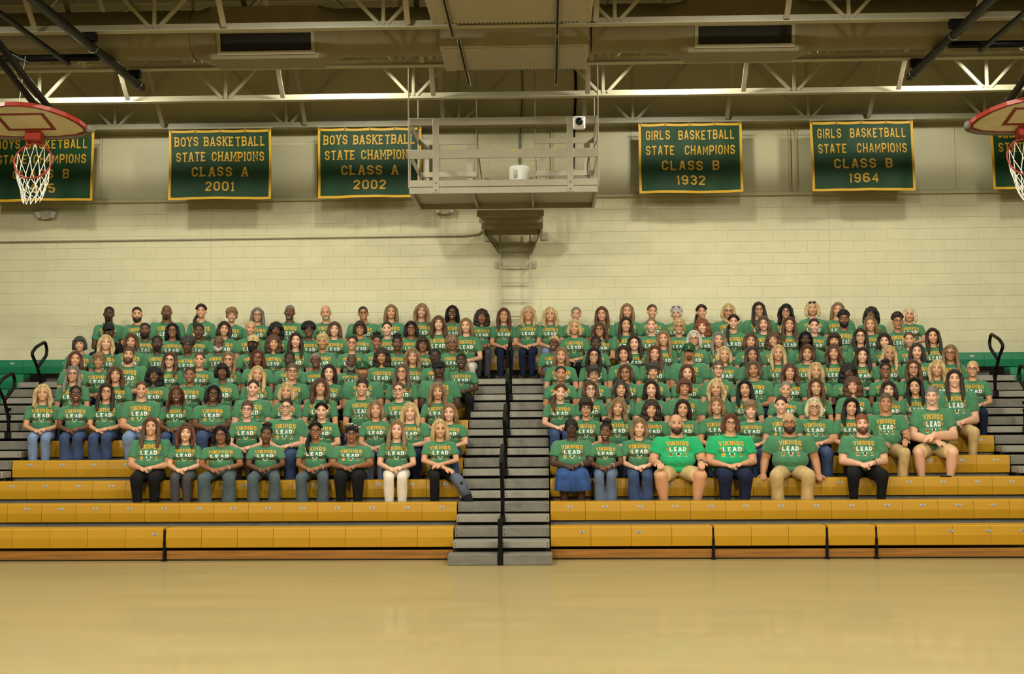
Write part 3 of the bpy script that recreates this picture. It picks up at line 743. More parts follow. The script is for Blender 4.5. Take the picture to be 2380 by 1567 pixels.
# ------------------------------------------------------------------ basketball goals folded up under the roof
def goal(cx, cy, cz, label, side):
    """cx, cy, cz: point where the rim plate meets the board; the board lies nearly flat, face down"""
    t = thing('basketball_goal', (cx, cy, cz), label, 'basketball goal', 'folded basketball goals')
    b = math.radians(14); V = np.array([0, -math.cos(b), math.sin(b)]); N = np.array([0, -math.sin(b), -math.cos(b)]); X = np.array([1., 0, 0]); C = np.array([cx, cy, cz])
    def F(x, v, n): return C+X*x+V*v+N*n
    # fan outline: nearly straight foot, rounded crown
    out = [(-.30, -.12), (.30, -.12), (.52, -.08), (.66, .0), (.68, .08), (.64, .22), (.55, .40), (.42, .56), (.26, .68), (.1, .73)]
    out += [(-x, v) for x, v in out[::-1] if (x, v) not in ((.30, -.12),)][0:8]
    out = [(-.30, -.12), (.30, -.12), (.52, -.08), (.66, .0), (.68, .08), (.64, .24), (.54, .42), (.40, .57), (.24, .67), (.08, .71), (-.08, .71), (-.24, .67), (-.40, .57), (-.54, .42), (-.64, .24), (-.68, .08), (-.66, 0), (-.52, -.08)]
    m = MB(); m.prism(out, lambda a, v, n: F(a, v, n), -.03, .0); m.build('backboard', M_bb, t)
    def ring(s0, s1, n0, n1, sub=None):
        m = MB(); P = np.array(out); c = np.array([0, .28]); k = len(P)
        A = c+(P-c)*s0; B = c+(P-c)*s1
        vs = [F(*p, n0) for p in A]+[F(*p, n0) for p in B]+[F(*p, n1) for p in A]+[F(*p, n1) for p in B]; fs = []
        for i in range(k):
            j = (i+1) % k; fs += [(i, j, k+j, k+i), (2*k+i, 2*k+j, 3*k+j, 3*k+i), (i, j, 2*k+j, 2*k+i), (k+i, k+j, 3*k+j, 3*k+i)]
        return m.add(vs, fs)
    ring(.945, 1.02, -.045, .006).build('board_border', M_orange, t)
    m = MB(); P = [p for p in out if p[1] <= .1]; P = [(-.68, .12)]+[(-.66, 0), (-.52, -.08), (-.30, -.12), (.30, -.12), (.52, -.08), (.66, .0)]+[(.68, .12)]
    pts = [F(x*1.04, v-.025, -.01) for x, v in P]; m.tube(arc(pts, .08), .042, 8); m.build('edge_pad', M_pad, t, smooth=True)
    m = MB()
    for a, b_, c, d in ((-.305, .305, .06, .11), (-.305, .305, .46, .51), (-.305, -.255, .11, .46), (.255, .305, .11, .46)):
        m.add([F(a, c, .002), F(b_, c, .002), F(b_, d, .002), F(a, d, .002)], [(0, 1, 2, 3)])
    m.build('target_square', M_orange, t)
    m = MB(); m.obox(F(0, -.02, .06), (.10, .07, .06), np.stack([X, V, N], 1), 0, .008); m.build('rim_plate', M_orange, t)
    rc = .235; rim = [F(rc*math.cos(a), -.06, .36+rc*math.sin(a)) for a in np.linspace(0, 2*math.pi, 33)[:-1]]
    r_ = MB().tube(rim, .011, 8, closed=True)
    for s in (-1, 1): r_.tube([F(s*.07, -.06, .1), F(s*.12, -.06, .17)], .008, 6); r_.tube([F(s*.05, -.09, .1), F(s*.17, -.08, .22)], .007, 6)
    r_.build('rim', M_orange, t, smooth=True)
    # net: hangs by gravity from the tilted ring
    m = MB(); n = 12; rnd = random.Random(5)
    G = np.array([0, 0, -1.])
    def NP(k, j):
        a = 2*math.pi*(k+(j % 2)*.5)/n; f = j/5
        rimp = np.asarray(F(rc*math.cos(a), -.06, .36+rc*math.sin(a)))
        low = np.asarray(F(.02, -.06, .36+rc*.95))+np.array([.11*math.cos(a), .10*math.sin(a), -.30+.05*math.sin(a)])
        p = rimp*(1-f)+low*f; p[2] -= .06*math.sin(math.pi*f)
        return p+np.array([rnd.uniform(-.01, .01), rnd.uniform(-.01, .01), rnd.uniform(-.008, .008)])*(j > 0)
    NPS = [[NP(k, j) for k in range(n)] for j in range(6)]
    for j in range(5):
        for k in range(n):
            a = NPS[j][k]
            for kk in ((k, (k-1) % n) if j % 2 == 0 else (k, (k+1) % n)): m.tube([a, NPS[j+1][kk]], .0045, 4, caps=False)
    m.build('net', M_net, t)
    # masts from the back of the board up towards the camera, cross pipe and pulley
    s = 1 if side == 'left' else -1
    m1 = np.asarray(F(.34*s, .50, -.10)); m2 = np.asarray(F(.20*s, .55, -.10))
    for q in (m1, m2): MB().tube([q, q+np.array([-.02*s, -2.6, .70])], .042, 10).build('mast_pipe', M_black, t, smooth=True)
    MB().tube([F(.45*s, .3, -.07), F(-.2*s, .3, -.07)], .03, 8).build('cross_pipe', M_black, t, smooth=True)
    for q in (m1, m2): MB().obox(q+np.array([0, .03, -.0]), (.035, .05, .035), np.eye(3), 0, .006).build('mast_clamp', M_black, t)
    MB().tube([F(-.1*s, .3, -.08), F(-.1*s, .3, -.9)], .005, 5).build('hoist_cable', M_metal, t)
    MB().lathe([(.035, -.015), (.045, 0), (.035, .015)], F(-.1*s, .3, -.2), 12, 0, np.array([[0, 0, 1.], [0, 1, 0], [1, 0, 0]])).build('pulley', M_metal, t)
    return t
gl = at(80, 308, 15.6); gr = at(2383, 296, 15.35)
goal(gl[0], gl[1], gl[2], 'fan-shaped basketball goal folded up at the left, orange rim and white net', 'left')
goal(gr[0], gr[1], gr[2], 'fan-shaped basketball goal folded up at the right, cut by the picture edge', 'right')
# pipe frames that carry the goals
for s, x0, nm in ((1, -6.06, 'left'), (-1, 5.34, 'right')):
    t = thing('goal_frame', (x0, 15, 6.6), 'black pipe frame clamped under the trusses for the %s goal' % nm, 'pipe frame', 'goal pipe frames')
    MB().tube([(x0, 9, 6.76), (x0, 18.75, 6.76)], .062, 12).build('main_pipe', M_black, t, smooth=True)
    MB().tube([(x0-.0*s, 16.95, 6.70), (x0-3*s, 16.95, 6.70)], .05, 10).build('cross_pipe', M_black, t, smooth=True)
    MB().tube([(x0-.42*s, 16.95, 6.62), (x0-.42*s, 11, 6.62)], .036, 10).build('brace_pipe', M_black, t, smooth=True)
    MB().tube([(x0-1.0*s, 16.95, 6.66), (x0-1.0*s, 11, 6.2)], .036, 10).build('brace_pipe', M_black, t, smooth=True)
    for y in (16.6, 18.44):
        MB().box(x0-.09, x0+.09, y-.05, y+.05, 6.815, 6.925, 0, .006).build('beam_clamp', M_black, t)
        m = MB(); m.tube([(x0+.07*math.cos(a), y+.1, 6.76+.07*math.sin(a)) for a in np.linspace(math.pi, 2*math.pi, 9)], .007, 6); m.build('u_bolt', M_metal, t)
    MB().obox((x0, 18.76, 6.76), (.05, .02, .05), np.eye(3), 0, .01).build('pipe_cap', M_black, t)
# ------------------------------------------------------------------ lamp housings
for k, (lx, ly, lz, w) in enumerate(LAMPS):
    row_ = 'behind the ducts' if ly > 18 else 'over the court, %s rank' % {13.2: 'far', 8.0: 'middle', 2.6: 'near', -2.8: 'rearmost'}[ly]
    t = thing('high_bay_lamp', (lx, ly, lz), 'round high-bay lamp %s, %s from the left' % (row_, NAMES[k % 4]), 'lamp', 'high-bay lamps')
    m = MB(); m.lathe([(.22, .0), (.23, .01), (.18, .16), (.11, .22), (.10, .34), (.05, .36)], (lx, ly, lz), 20); m.build('reflector', M_steel2, t, smooth=False)
    MB().tube([(lx, ly, lz+.35), (lx, ly, ZC)], .012, 6).build('hanger', M_steel2, t)
# ------------------------------------------------------------------ people: shapes grown once per figure type, then fitted to each person
HC = np.array([0, -.035, .72])          # centre of the face of the base figure, seat at z = 0, facing -y
NZ = .58                                # height of the neck joint

def limb(mb, pts, rs, n=10, end0=True, end1=True):
    P = [np.asarray(p, float) for p in pts]
    Q = [P[0]]; q = [rs[0]]
    for i in range(len(P)-1):
        for k in (1, 2, 3):
            s = k/3; Q.append(P[i]*(1-s)+P[i+1]*s); q.append(rs[i]*(1-s)+rs[i+1]*s)
    mb.tube(Q, q, n)
    for i, p in enumerate(P):
        if (i == 0 and not end0) or (i == len(P)-1 and not end1): continue
        mb.ell(p, rs[i], 10, 8)
def unit(v): v = np.asarray(v, float); return v/np.linalg.norm(v)
def hand(mb, wrist, palm, d, up, thumb, curl, wr, k=1.0):
    d = unit(d); up = np.asarray(up, float); up = unit(up-d*(up@d)); lat = np.cross(up, d)
    palm = np.asarray(palm, float)
    mb.ell(palm, (.046*k, .040*k, .018*k), 12, 8, 0, np.stack([d, lat, up], 1))
    limb(mb, [wrist, palm-d*.02*k], [wr, .024*k])
    for i, L in enumerate((.060, .070, .066, .052)):
        i2 = i-1.5
        p = palm+d*.032*k+lat*i2*.0185*k*(-thumb); a = .15; pts = [p]; 
        for s in range(3):
            a += curl*(.6+.25*s); dd = d*math.cos(a)-up*math.sin(a)+lat*i2*.05
            p = p+unit(dd)*L*k*(.42, .33, .25)[s]; pts.append(p)
        limb(mb, pts, [.0105*k, .0098*k, .009*k, .0078*k], 8)
    p = palm-d*.022*k+lat*thumb*.030*k; q = p+unit(d*.75+lat*thumb*.6-up*.15)*.036*k; r = q+unit(d*.95+lat*thumb*.1-up*.3)*.030*k
    limb(mb, [p, q, r], [.0135*k, .0115*k, .0095*k], 8)

def head(mb, male):
    h = lambda x, y, z: HC+np.array([x, y, z])
    j = .004 if male else 0
    mb.ell(h(0, .045, .030), (.0765, .096, .090), 24, 16)
    mb.ell(h(0, -.004, -.036), (.0655+j, .076, .084), 20, 14)
    mb.ell(h(0, -.018, -.078), (.053+j*1.6, .056, .044+j), 16, 12)
    mb.ell(h(0, -.066, -.104-j), (.024+j, .020, .018), 12, 8)
    for s in (-1, 1):
        mb.ell(h(s*.034, -.054, -.036), (.027, .026, .027), 12, 8)
        mb.ell(h(s*.028, -.064, .020), (.027, .014, .010), 12, 8)
        mb.ell(h(s*.080, .018, -.014), (.010, .020, .031), 10, 8)
        mb.ell(h(s*.011, -.084, -.046), (.009, .011, .009), 8, 6)
    limb(mb, [h(0, -.066, .006), h(0, -.082, -.022), h(0, -.094, -.042)], [.010, .0115, .0125], 10)
    mb.ell(h(0, -.078, -.069), (.028, .012, .014), 12, 8)

FIG = {  # half shoulder, chest rx ry, belly rx ry, hip rx, arm radii, thigh r, neck r, sleeve r
 'F':  dict(sh=.158, cx=.148, cy=.108, bx=.140, by=.118, hx=.168, ar=(.047, .037, .026), th=.080, nr=.050, sl=.066, bust=.060, bl=0),
 'FH': dict(sh=.178, cx=.172, cy=.128, bx=.185, by=.165, hx=.205, ar=(.062, .049, .030), th=.100, nr=.061, sl=.082, bust=.078, bl=.02),
 'M':  dict(sh=.190, cx=.170, cy=.118, bx=.158, by=.128, hx=.170, ar=(.055, .045, .032), th=.084, nr=.063, sl=.075, bust=0, bl=0),
 'MH': dict(sh=.215, cx=.205, cy=.140, bx=.225, by=.190, hx=.215, ar=(.070, .056, .038), th=.105, nr=.074, sl=.094, bust=0, bl=.03)}

def joints(fig, pose, legs):
    g = FIG[fig]; sh = g['sh']; zt = .052+g['th']+.020; J = {}
    yb = -.245-.25*(g['by']-.118)*2
    for s in (-1, 1):
        S = np.array([s*sh, .008, .478])
        if pose == 'lap': E = np.array([s*(sh+.052), -.030, .215]); Wp = np.array([s*.088, yb, zt+.014+.006*s])
        elif pose == 'knees': E = np.array([s*(sh+.085), -.06, .23]); Wp = np.array([s*(legs[0]+.015), -.345, zt+.03])
        elif pose == 'sides': E = np.array([s*(sh+.085), .03, .25]); Wp = np.array([s*(sh+.115), -.04, .065])
        elif pose == 'cross': E = np.array([s*(sh+.075), -.06, .26]); Wp = np.array([-s*.015, yb-.02-.03*s, zt+.055+.035*s])
        elif pose == 'one': E = np.array([s*(sh+.085), -.05, .26]); Wp = np.array([s*(legs[0]+.015), -.335, zt+.03]) if s > 0 else np.array([-.11, yb, zt+.02])
        elif pose == 'brace': E = np.array([s*(sh+.055), -.05, .26]); Wp = np.array([.02, yb-.01, .215]) if s > 0 else np.array([.045, yb-.035, .165])
        J[s] = (S, E, Wp)
    return J, zt, yb
def leg_joints(fig, legs, s, pose):
    g = FIG[fig]; kx, ax, ay = legs
    if pose == 'brace' and s > 0: return [np.array([.09, -.02, .078]), np.array([.215, -.42, .01]), np.array([.385, -.56, -.315])]
    return [np.array([s*.088, -.015, .078]), np.array([s*kx, -.415, .045]), np.array([s*ax, ay, -.335])]

def grow(fig, pose, legs):
    g = FIG[fig]; male = fig[0] == 'M'; J, zt, yb = joints(fig, pose, legs); ar = g['ar']
    B = MB(); head(B, male)
    limb(B, [(0, .012, .50), (0, .002, .575), (0, -.004, .645)], [g['nr']*1.42, g['nr']*1.02, g['nr']*.97], 14)
    B.ell((0, .008, .40), (g['cx']*.86, g['cy']*.8, .15), 16, 12)
    B.ell((0, -.005, .22), (g['bx']*.85, g['by']*.8, .16), 16, 12)
    B.ell((0, .0, .095), (g['hx']*.86, .11, .075), 16, 10)
    limb(B, [(-g['sh'], .008, .478), (0, .005, .51), (g['sh'], .008, .478)], [ar[0]*.92, .05, ar[0]*.92])
    for s in (-1, 1):
        S, E, Wp = J[s]
        limb(B, [S, S*.5+E*.5+np.array([s*.004, 0, 0]), E], [ar[0]*1.04, ar[0], ar[1]], 12)
        limb(B, [E, E*.62+Wp*.38, Wp], [ar[1], ar[1]*.98, ar[2]], 12)
        k = 1.0 if not male else 1.1
        if fig == 'MH': k = 1.18
        if pose in ('lap',) or (pose == 'one' and s < 0):
            hand(B, Wp, (s*.036, yb-.042, zt+.010+.009*s), (-s*.82, -.42, -.08), (0, -.25, 1), s*1.0, .62, ar[2], k)
        elif pose == 'knees' or pose == 'one':
            hand(B, Wp, Wp+np.array([-s*.005, -.06, -.006]), (-s*.05, -1, -.12), (0, -.1, 1), s, .48, ar[2], k)
        elif pose == 'sides':
            hand(B, Wp, Wp+np.array([s*.005, -.055, -.035]), (s*.05, -1, -.25), (s*.2, -.2, 1), s, .5, ar[2], k)
        elif pose == 'cross':
            hand(B, Wp, Wp+np.array([-s*.05, -.02, -.012]), (-s, -.25, -.25), (0, -.6, 1), s, .35, ar[2], k)
        elif pose == 'brace':
            if s > 0: hand(B, Wp, (-.035, yb-.03, .205), (-1, -.2, -.25), (0, -.6, 1), s, .4, ar[2], k)
            else: hand(B, Wp, (.10, yb-.06, .14), (.8, -.45, -.3), (0, -.5, 1), s, .35, ar[2], k)
        L = leg_joints(fig, legs, s, pose)
        lf = .76 if pose in ('knees', 'cross') else .60
        limb(B, L[:2], [g['th']*.80, g['th']*lf], 12)
        limb(B, [L[1], L[1]*.65+L[2]*.35+np.array([0, .018, 0]), L[2]], [g['th']*lf*.97, g['th']*lf, .036+.03*(lf-.6)], 12)
        limb(B, [L[2], L[2]+np.array([0, -.05, -.045]), L[2]+np.array([s*.01, -.14, -.052])], [.034, .032, .022], 10)
    # shirt
    T = MB()
    T.ell((0, .006, .405), (g['cx'], g['cy'], .150), 24, 16)
    T.ell((0, -.008-g['bl'], .235), (g['bx'], g['by'], .150), 24, 16)
    T.ell((0, .0-g['bl']*.5, .105), (g['hx']*.985, g['by']*1.02+.02, .092), 24, 14)
    sl = g['sl']
    limb(T, [(-g['sh']*.93, .008, .476), (-.088, .008, .503), (-.045, .012, .514), (.045, .012, .514), (.088, .008, .503), (g['sh']*.93, .008, .476)], [sl*.82, .053, .050, .050, .053, sl*.82], 14)
    limb(T, [(-.046, .022, .530), (.046, .022, .530)], [.040, .040], 12)
    for s in (-1, 1):
        S, E, Wp = J[s]; a = S*.36+E*.64
        limb(T, [S, S*.7+E*.3, a], [sl*.85, sl*.90, sl*.95], 14, end1=False)
        if g['bust']: T.ell((s*.070, -.075-g['bust']*.25, .372), (.072, g['bust'], .066), 14, 10)
        else: T.ell((s*.075, -.060, .42), (.085, .062, .055), 14, 10)
    limb(T, [(0, .0, .30), (0, .0, .16)], [g['bx']*.62, g['hx']*.6], 14)
    # trousers in several cuts
    def pants(r1, r2, r3, cut=None):
        P = MB(); P.ell((0, .0, .092), (g['hx']*.95, .145, .084), 20, 12)
        for s in (-1, 1):
            L = leg_joints(fig, legs, s, pose); hip, kn, an = L; th = g['th']
            limb(P, [hip, hip*.5+kn*.5, kn], [th*1.05, th*.98, th*r1], 14, end1=True) if cut is None else limb(P, [hip, hip*.5+kn*.5, hip*.10+kn*.90+np.array([0, 0, -.004])], [th*1.08, th*1.06, th*1.02], 14, end1=False)
            if cut is None:
                e = an+np.array([0, .0, -.025]); limb(P, [kn, kn*.55+e*.45+np.array([0, .015, 0]), e], [th*r1, r2, r3], 14, end1=False)
        return P
    out = {'body': (B, .0058, 3, 6800), 'shirt': (T, .010, 7, 2300), 'slim': (pants(.80, .066, .050), .011, 5, 1500), 'wide': (pants(.84, .074, .085), .011, 5, 1500), 'shorts': (pants(0, 0, 0, 1), .011, 4, 1200)}
    K = MB(); K.ell((0, .0, .092), (g['hx']*.97, .15, .086), 20, 12)
    for s in (-1, 1):
        hip, kn, an = leg_joints(fig, legs, s, pose); limb(K, [hip, kn, kn*.50+an*.50+np.array([s*.02, -.04, 0])], [g['th']*1.08, g['th']*1.02, g['th']*1.05], 14, end1=False)
    limb(K, [(0, -.1, .06), (0, -.38, .035), (0, -.37, -.12)], [.09, .085, .07], 12)
    out['skirt'] = (K, .011, 4, 1200)
    return out

def hairs():
    h = lambda x, y, z: HC+np.array([x, y, z]); rnd = random.Random(11); out = {}
    def cap(m, g=0.0): m.ell(h(0, .055, .044), (.0885+g, .100+g, .0945+g), 24, 16)
    def part(m):
        for s in (-1, 1): limb(m, [h(s*.006, -.022, .116), h(s*.050, -.028, .094), h(s*.082, -.006, .044)], [.021, .019, .018], 8)
    def locks(m, pts, rs):
        for s in (-1, 1): limb(m, [h(s*p[0], p[1], p[2]) for p in pts], rs, 10)
    m = MB(); cap(m); part(m); m.ell(h(0, .085, -.06), (.088, .045, .165), 16, 12)
    locks(m, [(.078, .004, .055), (.091, .008, -.03), (.098, -.010, -.11), (.102, -.055, -.18), (.094, -.100, -.27)], [.024, .027, .030, .031, .018]); out['long'] = m
    m = MB(); cap(m); part(m); m.ell(h(0, .085, -.06), (.094, .05, .17), 16, 12)
    locks(m, [(.078, .004, .055), (.090, .010, -.03), (.095, .02, -.11), (.090, .05, -.19)], [.024, .029, .033, .028]); out['longback'] = m
    m = MB(); cap(m, .004); part(m); m.ell(h(0, .085, -.06), (.10, .055, .165), 16, 12)
    for s in (-1, 1):
        for q in range(3):
            x0 = .086+.013*q; ph = q*2.1+s
            pts = [h(s*(x0-.014-.25*max(0, z)+.016*min(1, max(0, .03-z)*8)+.011*math.sin(ph+z*34)*min(1, max(0, .02-z)*7)), .012-.02*q+(-.30*max(0, -z-.09))*(1 if q else .5)+.006*math.cos(ph+z*30), z) for z in np.linspace(.05, -.26+.03*q, 9)]
            limb(m, pts, list(np.linspace(.024, .021, 8))+[.012], 8)
    out['wavy'] = m
    m = MB(); cap(m, .002); part(m); m.ell(h(0, .075, -.035), (.092, .065, .105), 16, 12)
    locks(m, [(.078, .004, .055), (.092, .006, -.02), (.096, .0, -.085), (.088, -.008, -.125)], [.024, .031, .034, .022]); out['bob'] = m
    m = MB(); cap(m, .002); m.ell(h(0, .075, -.035), (.092, .065, .095), 16, 12); m.ell(h(0, -.040, .062), (.066, .026, .030), 14, 8)
    locks(m, [(.076, -.004, .055), (.089, .002, -.02), (.091, .004, -.08)], [.025, .028, .025]); out['bangs'] = m
    m = MB(); cap(m, .009)
    for k in range(60):
        a = rnd.uniform(0, 6.28); b = rnd.uniform(-.15, 1.3); p = np.array([.086*math.cos(a)*math.cos(b), .05+.100*math.sin(a)*math.cos(b), .042+.096*math.sin(b)])
        if p[1] < -.02 and p[2] < .075: continue
        m.ell(h(*p), rnd.uniform(.016, .026), 8, 6)
    for s in (-1, 1): m.ell(h(s*.076, .03, -.01), (.02, .05, .05), 10, 8)
    m.ell(h(0, -.036, .085), (.058, .03, .028), 12, 8); out['short'] = m
    m = MB(); m.ell(h(0, .051, .037), (.0815, .0985, .0915), 24, 16); m.ell(h(0, .150, .0), (.035, .03, .04), 10, 8); out['pull'] = m
    m = MB(); m.ell(h(0, .051, .037), (.0825, .0990, .0920), 24, 16); part(m)
    limb(m, [h(-.05, .11, -.03), h(-.085, .05, -.10), h(-.098, -.03, -.16), h(-.088, -.095, -.23), h(-.080, -.118, -.33)], [.03, .03, .029, .026, .012], 10); out['pony'] = m
    m = MB(); cap(m, .006)
    for k in range(150):
        s = rnd.choice((-1, 1)); z = rnd.uniform(-.17, .10); a = rnd.uniform(.15, 1.75)
        rr = .092+.022*min(1, max(0, (.06-z)*8)); y = .045-.085*math.cos(a)*1.0 if z > -.08 else .05-.07*math.cos(a)-(.2*max(0, -z-.10))
        if z > .06: rr = .07
        m.ell(h(s*(rr*math.sin(a)+.006), y+.01, z), rnd.uniform(.017, .026), 7, 5)
    m.ell(h(0, .085, -.05), (.098, .055, .13), 14, 10); out['curly'] = m
    m = MB(); cap(m, .010)
    for k in range(110):
        s = rnd.choice((-1, 1)); z = rnd.uniform(-.10, .12); a = rnd.uniform(.5, 2.6); rr = .088 if z < .05 else .07
        m.ell(h(s*rr*math.sin(a), .045-.085*math.cos(a), z), rnd.uniform(.016, .025), 7, 5)
    out['curlys'] = m
    m = MB(); m.ell(h(0, .060, .060), (.112, .112, .100), 24, 16)
    for k in range(120):
        a = rnd.uniform(0, 6.28); b = rnd.uniform(-.3, 1.5); p = np.array([.110*math.cos(a)*math.cos(b), .06+.110*math.sin(a)*math.cos(b), .06+.100*math.sin(b)])
        if p[1] < -.02 and p[2] < .085: continue
        m.ell(h(*p), rnd.uniform(.013, .020), 7, 5)
    out['afro'] = m
    m = MB(); m.ell(h(0, .051, .037), (.0815, .0985, .0915), 24, 16)
    for k in range(60):
        a = rnd.uniform(0, 6.28); r = rnd.uniform(0, .055); m.ell(h(r*math.cos(a), .055+r*math.sin(a), .128+.03*math.cos(r*25)*rnd.uniform(.6, 1.2)), rnd.uniform(.015, .024), 7, 5)
    out['updo'] = m
    m = MB(); m.ell(h(0, .050, .043), (.0825, .0985, .0925), 24, 16)
    for s in (-1, 1): m.ell(h(s*.070, .028, .012), (.015, .045, .045), 10, 8)
    for k in range(30):
        a = rnd.uniform(-1, 1); m.ell(h(.05*a, -.028+rnd.uniform(0, .08), .112+rnd.uniform(-.012, .008)-.03*a*a), rnd.uniform(.012, .019), 7, 5)
    out['mshort'] = m
    m = MB(); m.ell(h(0, .0495, .0365), (.0795, .0975, .0900), 24, 16); out['buzz'] = m
    m = MB(); m.ell(h(0, .051, .038), (.0865, .102, .0950), 24, 16)
    for s in (-1, 1): m.ell(h(s*.078, .02, -.005), (.018, .04, .045), 10, 8)
    out['buzz2'] = m
    m = MB()
    for s in (-1, 1): m.ell(h(s*.066, .050, -.002), (.016, .065, .045), 12, 8)
    m.ell(h(0, .118, -.002), (.058, .026, .05), 12, 8); m.ell(h(0, .07, .044), (.0735, .083, .079), 16, 12); out['fringe'] = m
    m = MB(); m.ell(h(0, .050, .038), (.082, .0985, .0915), 20, 14)
    for k in range(130):
        a = rnd.uniform(0, 6.28); b = rnd.uniform(-.1, 1.5); p = np.array([.084*math.cos(a)*math.cos(b), .05+.098*math.sin(a)*math.cos(b), .05+.10*math.sin(b)])
        if p[1] < -.01 and p[2] < .082: continue
        m.ell(h(*p), rnd.uniform(.013, .022), 7, 5)
    out['curltop'] = m
    m = MB(); m.ell(h(0, .051, .038), (.083, .0995, .0925), 24, 16); part(m); m.ell(h(0, .09, -.06), (.08, .035, .17), 14, 10)
    for s in (-1, 1):
        for q in range(6):
            x = .070+.006*q; y = .05-.018*q
            limb(m, [h(s*x, y, .03), h(s*(x+.012), y-.004, -.08), h(s*(x+.012), y-.03-.006*q, -.18), h(s*(x+.004), y-.055-.012*q, -.29)], [.010, .0105, .0105, .007], 6)
    out['braids'] = m
    # beards
    m = MB(); m.ell(h(0, -.056, -.112), (.046, .036, .034), 16, 10)
    for s in (-1, 1):
        m.ell(h(s*.046, -.022, -.082), (.022, .050, .040), 12, 8); m.ell(h(s*.066, .004, -.035), (.010, .018, .040), 8, 6)
        limb(m, [h(0, -.0905, -.057), h(s*.026, -.082, -.061), h(s*.034, -.070, -.088)], [.0065, .0065, .010], 8)
    out['beard'] = m
    m = MB(); m.ell(h(0, -.066, -.108), (.027, .026, .026), 14, 10)
    for s in (-1, 1): limb(m, [h(0, -.0905, -.057), h(s*.024, -.084, -.061), h(s*.029, -.074, -.090)], [.006, .006, .008], 8)
    out['goatee'] = m
    return out

def batch(jobs):
    """union, smooth and thin out all shapes in one pass; returns meshes"""
    tmp = bpy.data.scenes.new('growing')
    obs = []
    for key, (mb, vox, sm, tris) in jobs.items():
        me = mb.mesh('growing', [], fix=False)
        o = bpy.data.objects.new('growing', me); tmp.collection.objects.link(o)
        r = o.modifiers.new('r', 'REMESH'); r.mode = 'VOXEL'; r.voxel_size = vox; r.adaptivity = 0
        s = o.modifiers.new('s', 'SMOOTH'); s.factor = .5; s.iterations = sm
        obs.append((key, o, tris))
    def graph():
        with bpy.context.temp_override(scene=tmp, view_layer=tmp.view_layers[0]): return bpy.context.evaluated_depsgraph_get()
    dg = graph()
    est = {}
    for key, o, tris in obs: est[key] = len(o.evaluated_get(dg).data.polygons)*2
    for key, o, tris in obs:
        d = o.modifiers.new('d', 'DECIMATE'); d.ratio = min(1, tris/max(est[key], 1))
    dg = graph()
    res = {}
    for key, o, tris in obs:
        me = bpy.data.meshes.new_from_object(o.evaluated_get(dg)); me.name = 'form'
        me.polygons.foreach_set('use_smooth', [True]*len(me.polygons)); res[key] = me
    for key, o, tris in obs:
        m0 = o.data; bpy.data.objects.remove(o); bpy.data.meshes.remove(m0)
    bpy.data.scenes.remove(tmp)
    return res
def coords(me):
    a = np.empty(len(me.vertices)*3, np.float32); me.vertices.foreach_get('co', a); return a.reshape(-1, 3).astype(float)
def tree(me): return BVHTree.FromPolygons([tuple(v) for v in coords(me)], [tuple(p.vertices) for p in me.polygons])

TOG, APART, WIDE, MID = (.082, .078, -.315), (.185, .17, -.315), (.235, .19, -.33), (.135, .125, -.315)
ARCH = {'F': ('F', 'lap', TOG), 'FA': ('F', 'lap', MID), 'FH': ('FH', 'lap', (.105, .10, -.315)), 'FB': ('F', 'brace', TOG), 'M': ('M', 'lap', APART), 'MH': ('MH', 'lap', APART),
        'MHK': ('MH', 'knees', WIDE), 'MHS': ('MH', 'sides', APART), 'MX': ('MH', 'cross', WIDE), 'MO': ('MH', 'one', WIDE)}
ALL_CUTS = {'F': ('slim', 'wide'), 'FA': ('wide', 'slim'), 'FH': ('slim', 'wide', 'skirt'), 'FB': ('slim',), 'M': ('slim',), 'MH': ('slim',), 'MHK': ('shorts',), 'MHS': ('wide',), 'MX': ('shorts',), 'MO': ('wide',)}
jobs = {}
for a, (fig, pose, legs) in ARCH.items():
    G = grow(fig, pose, legs)
    for part in ('body', 'shirt')+ALL_CUTS[a]: jobs[(a, part)] = G[part]
for nm, m in hairs().items(): jobs[('hair', nm)] = (m, .0068 if nm in ('curly', 'curlys', 'afro', 'curltop', 'short', 'braids', 'updo', 'beard', 'goatee') else .0075, 2 if nm in ('curly', 'afro', 'curlys', 'curltop', 'updo', 'braids') else 4, {'curly': 2600, 'braids': 3000, 'wavy': 2200, 'afro': 2200, 'curltop': 1800, 'curlys': 2200, 'beard': 700, 'goatee': 400, 'buzz': 900}.get(nm, 1500))
FORM = batch(jobs)

for a in ARCH:
    me = FORM[(a, 'shirt')]; V = coords(me); z = V[:, 2]; lim = .085 if ARCH[a][0] in ('MH', 'FH') else .072
    V[:, 1] *= 1-.22*np.clip((.21-z)/.12, 0, 1)*(V[:, 1] < 0)
    V[:, 2] = np.where(z < lim, lim+(z-lim)*.15, z)
    me.vertices.foreach_set('co', V.astype(np.float32).ravel()); me.update()
# collars, added to the shirts as a turned rib
CUT_BASE = {}
ANAT = {}
for a, (fig, pose, legs) in ARCH.items():
    nr = FIG[fig]['nr']; Tb = tree(FORM[(a, 'shirt')])
    ring = []
    for q in range(20):
        t = 2*math.pi*q/20; ring.append((math.cos(t)*nr*1.36, .004+math.sin(t)*nr*1.34, .553+.026*math.sin(t)))
    mb = MB(); mb.tube(ring, .0070, 6, closed=True); CUT_BASE[a] = mb.mesh('collar', [], smooth=True)
    Bb = tree(FORM[(a, 'body')]); ANAT[a] = (Tb, Bb)

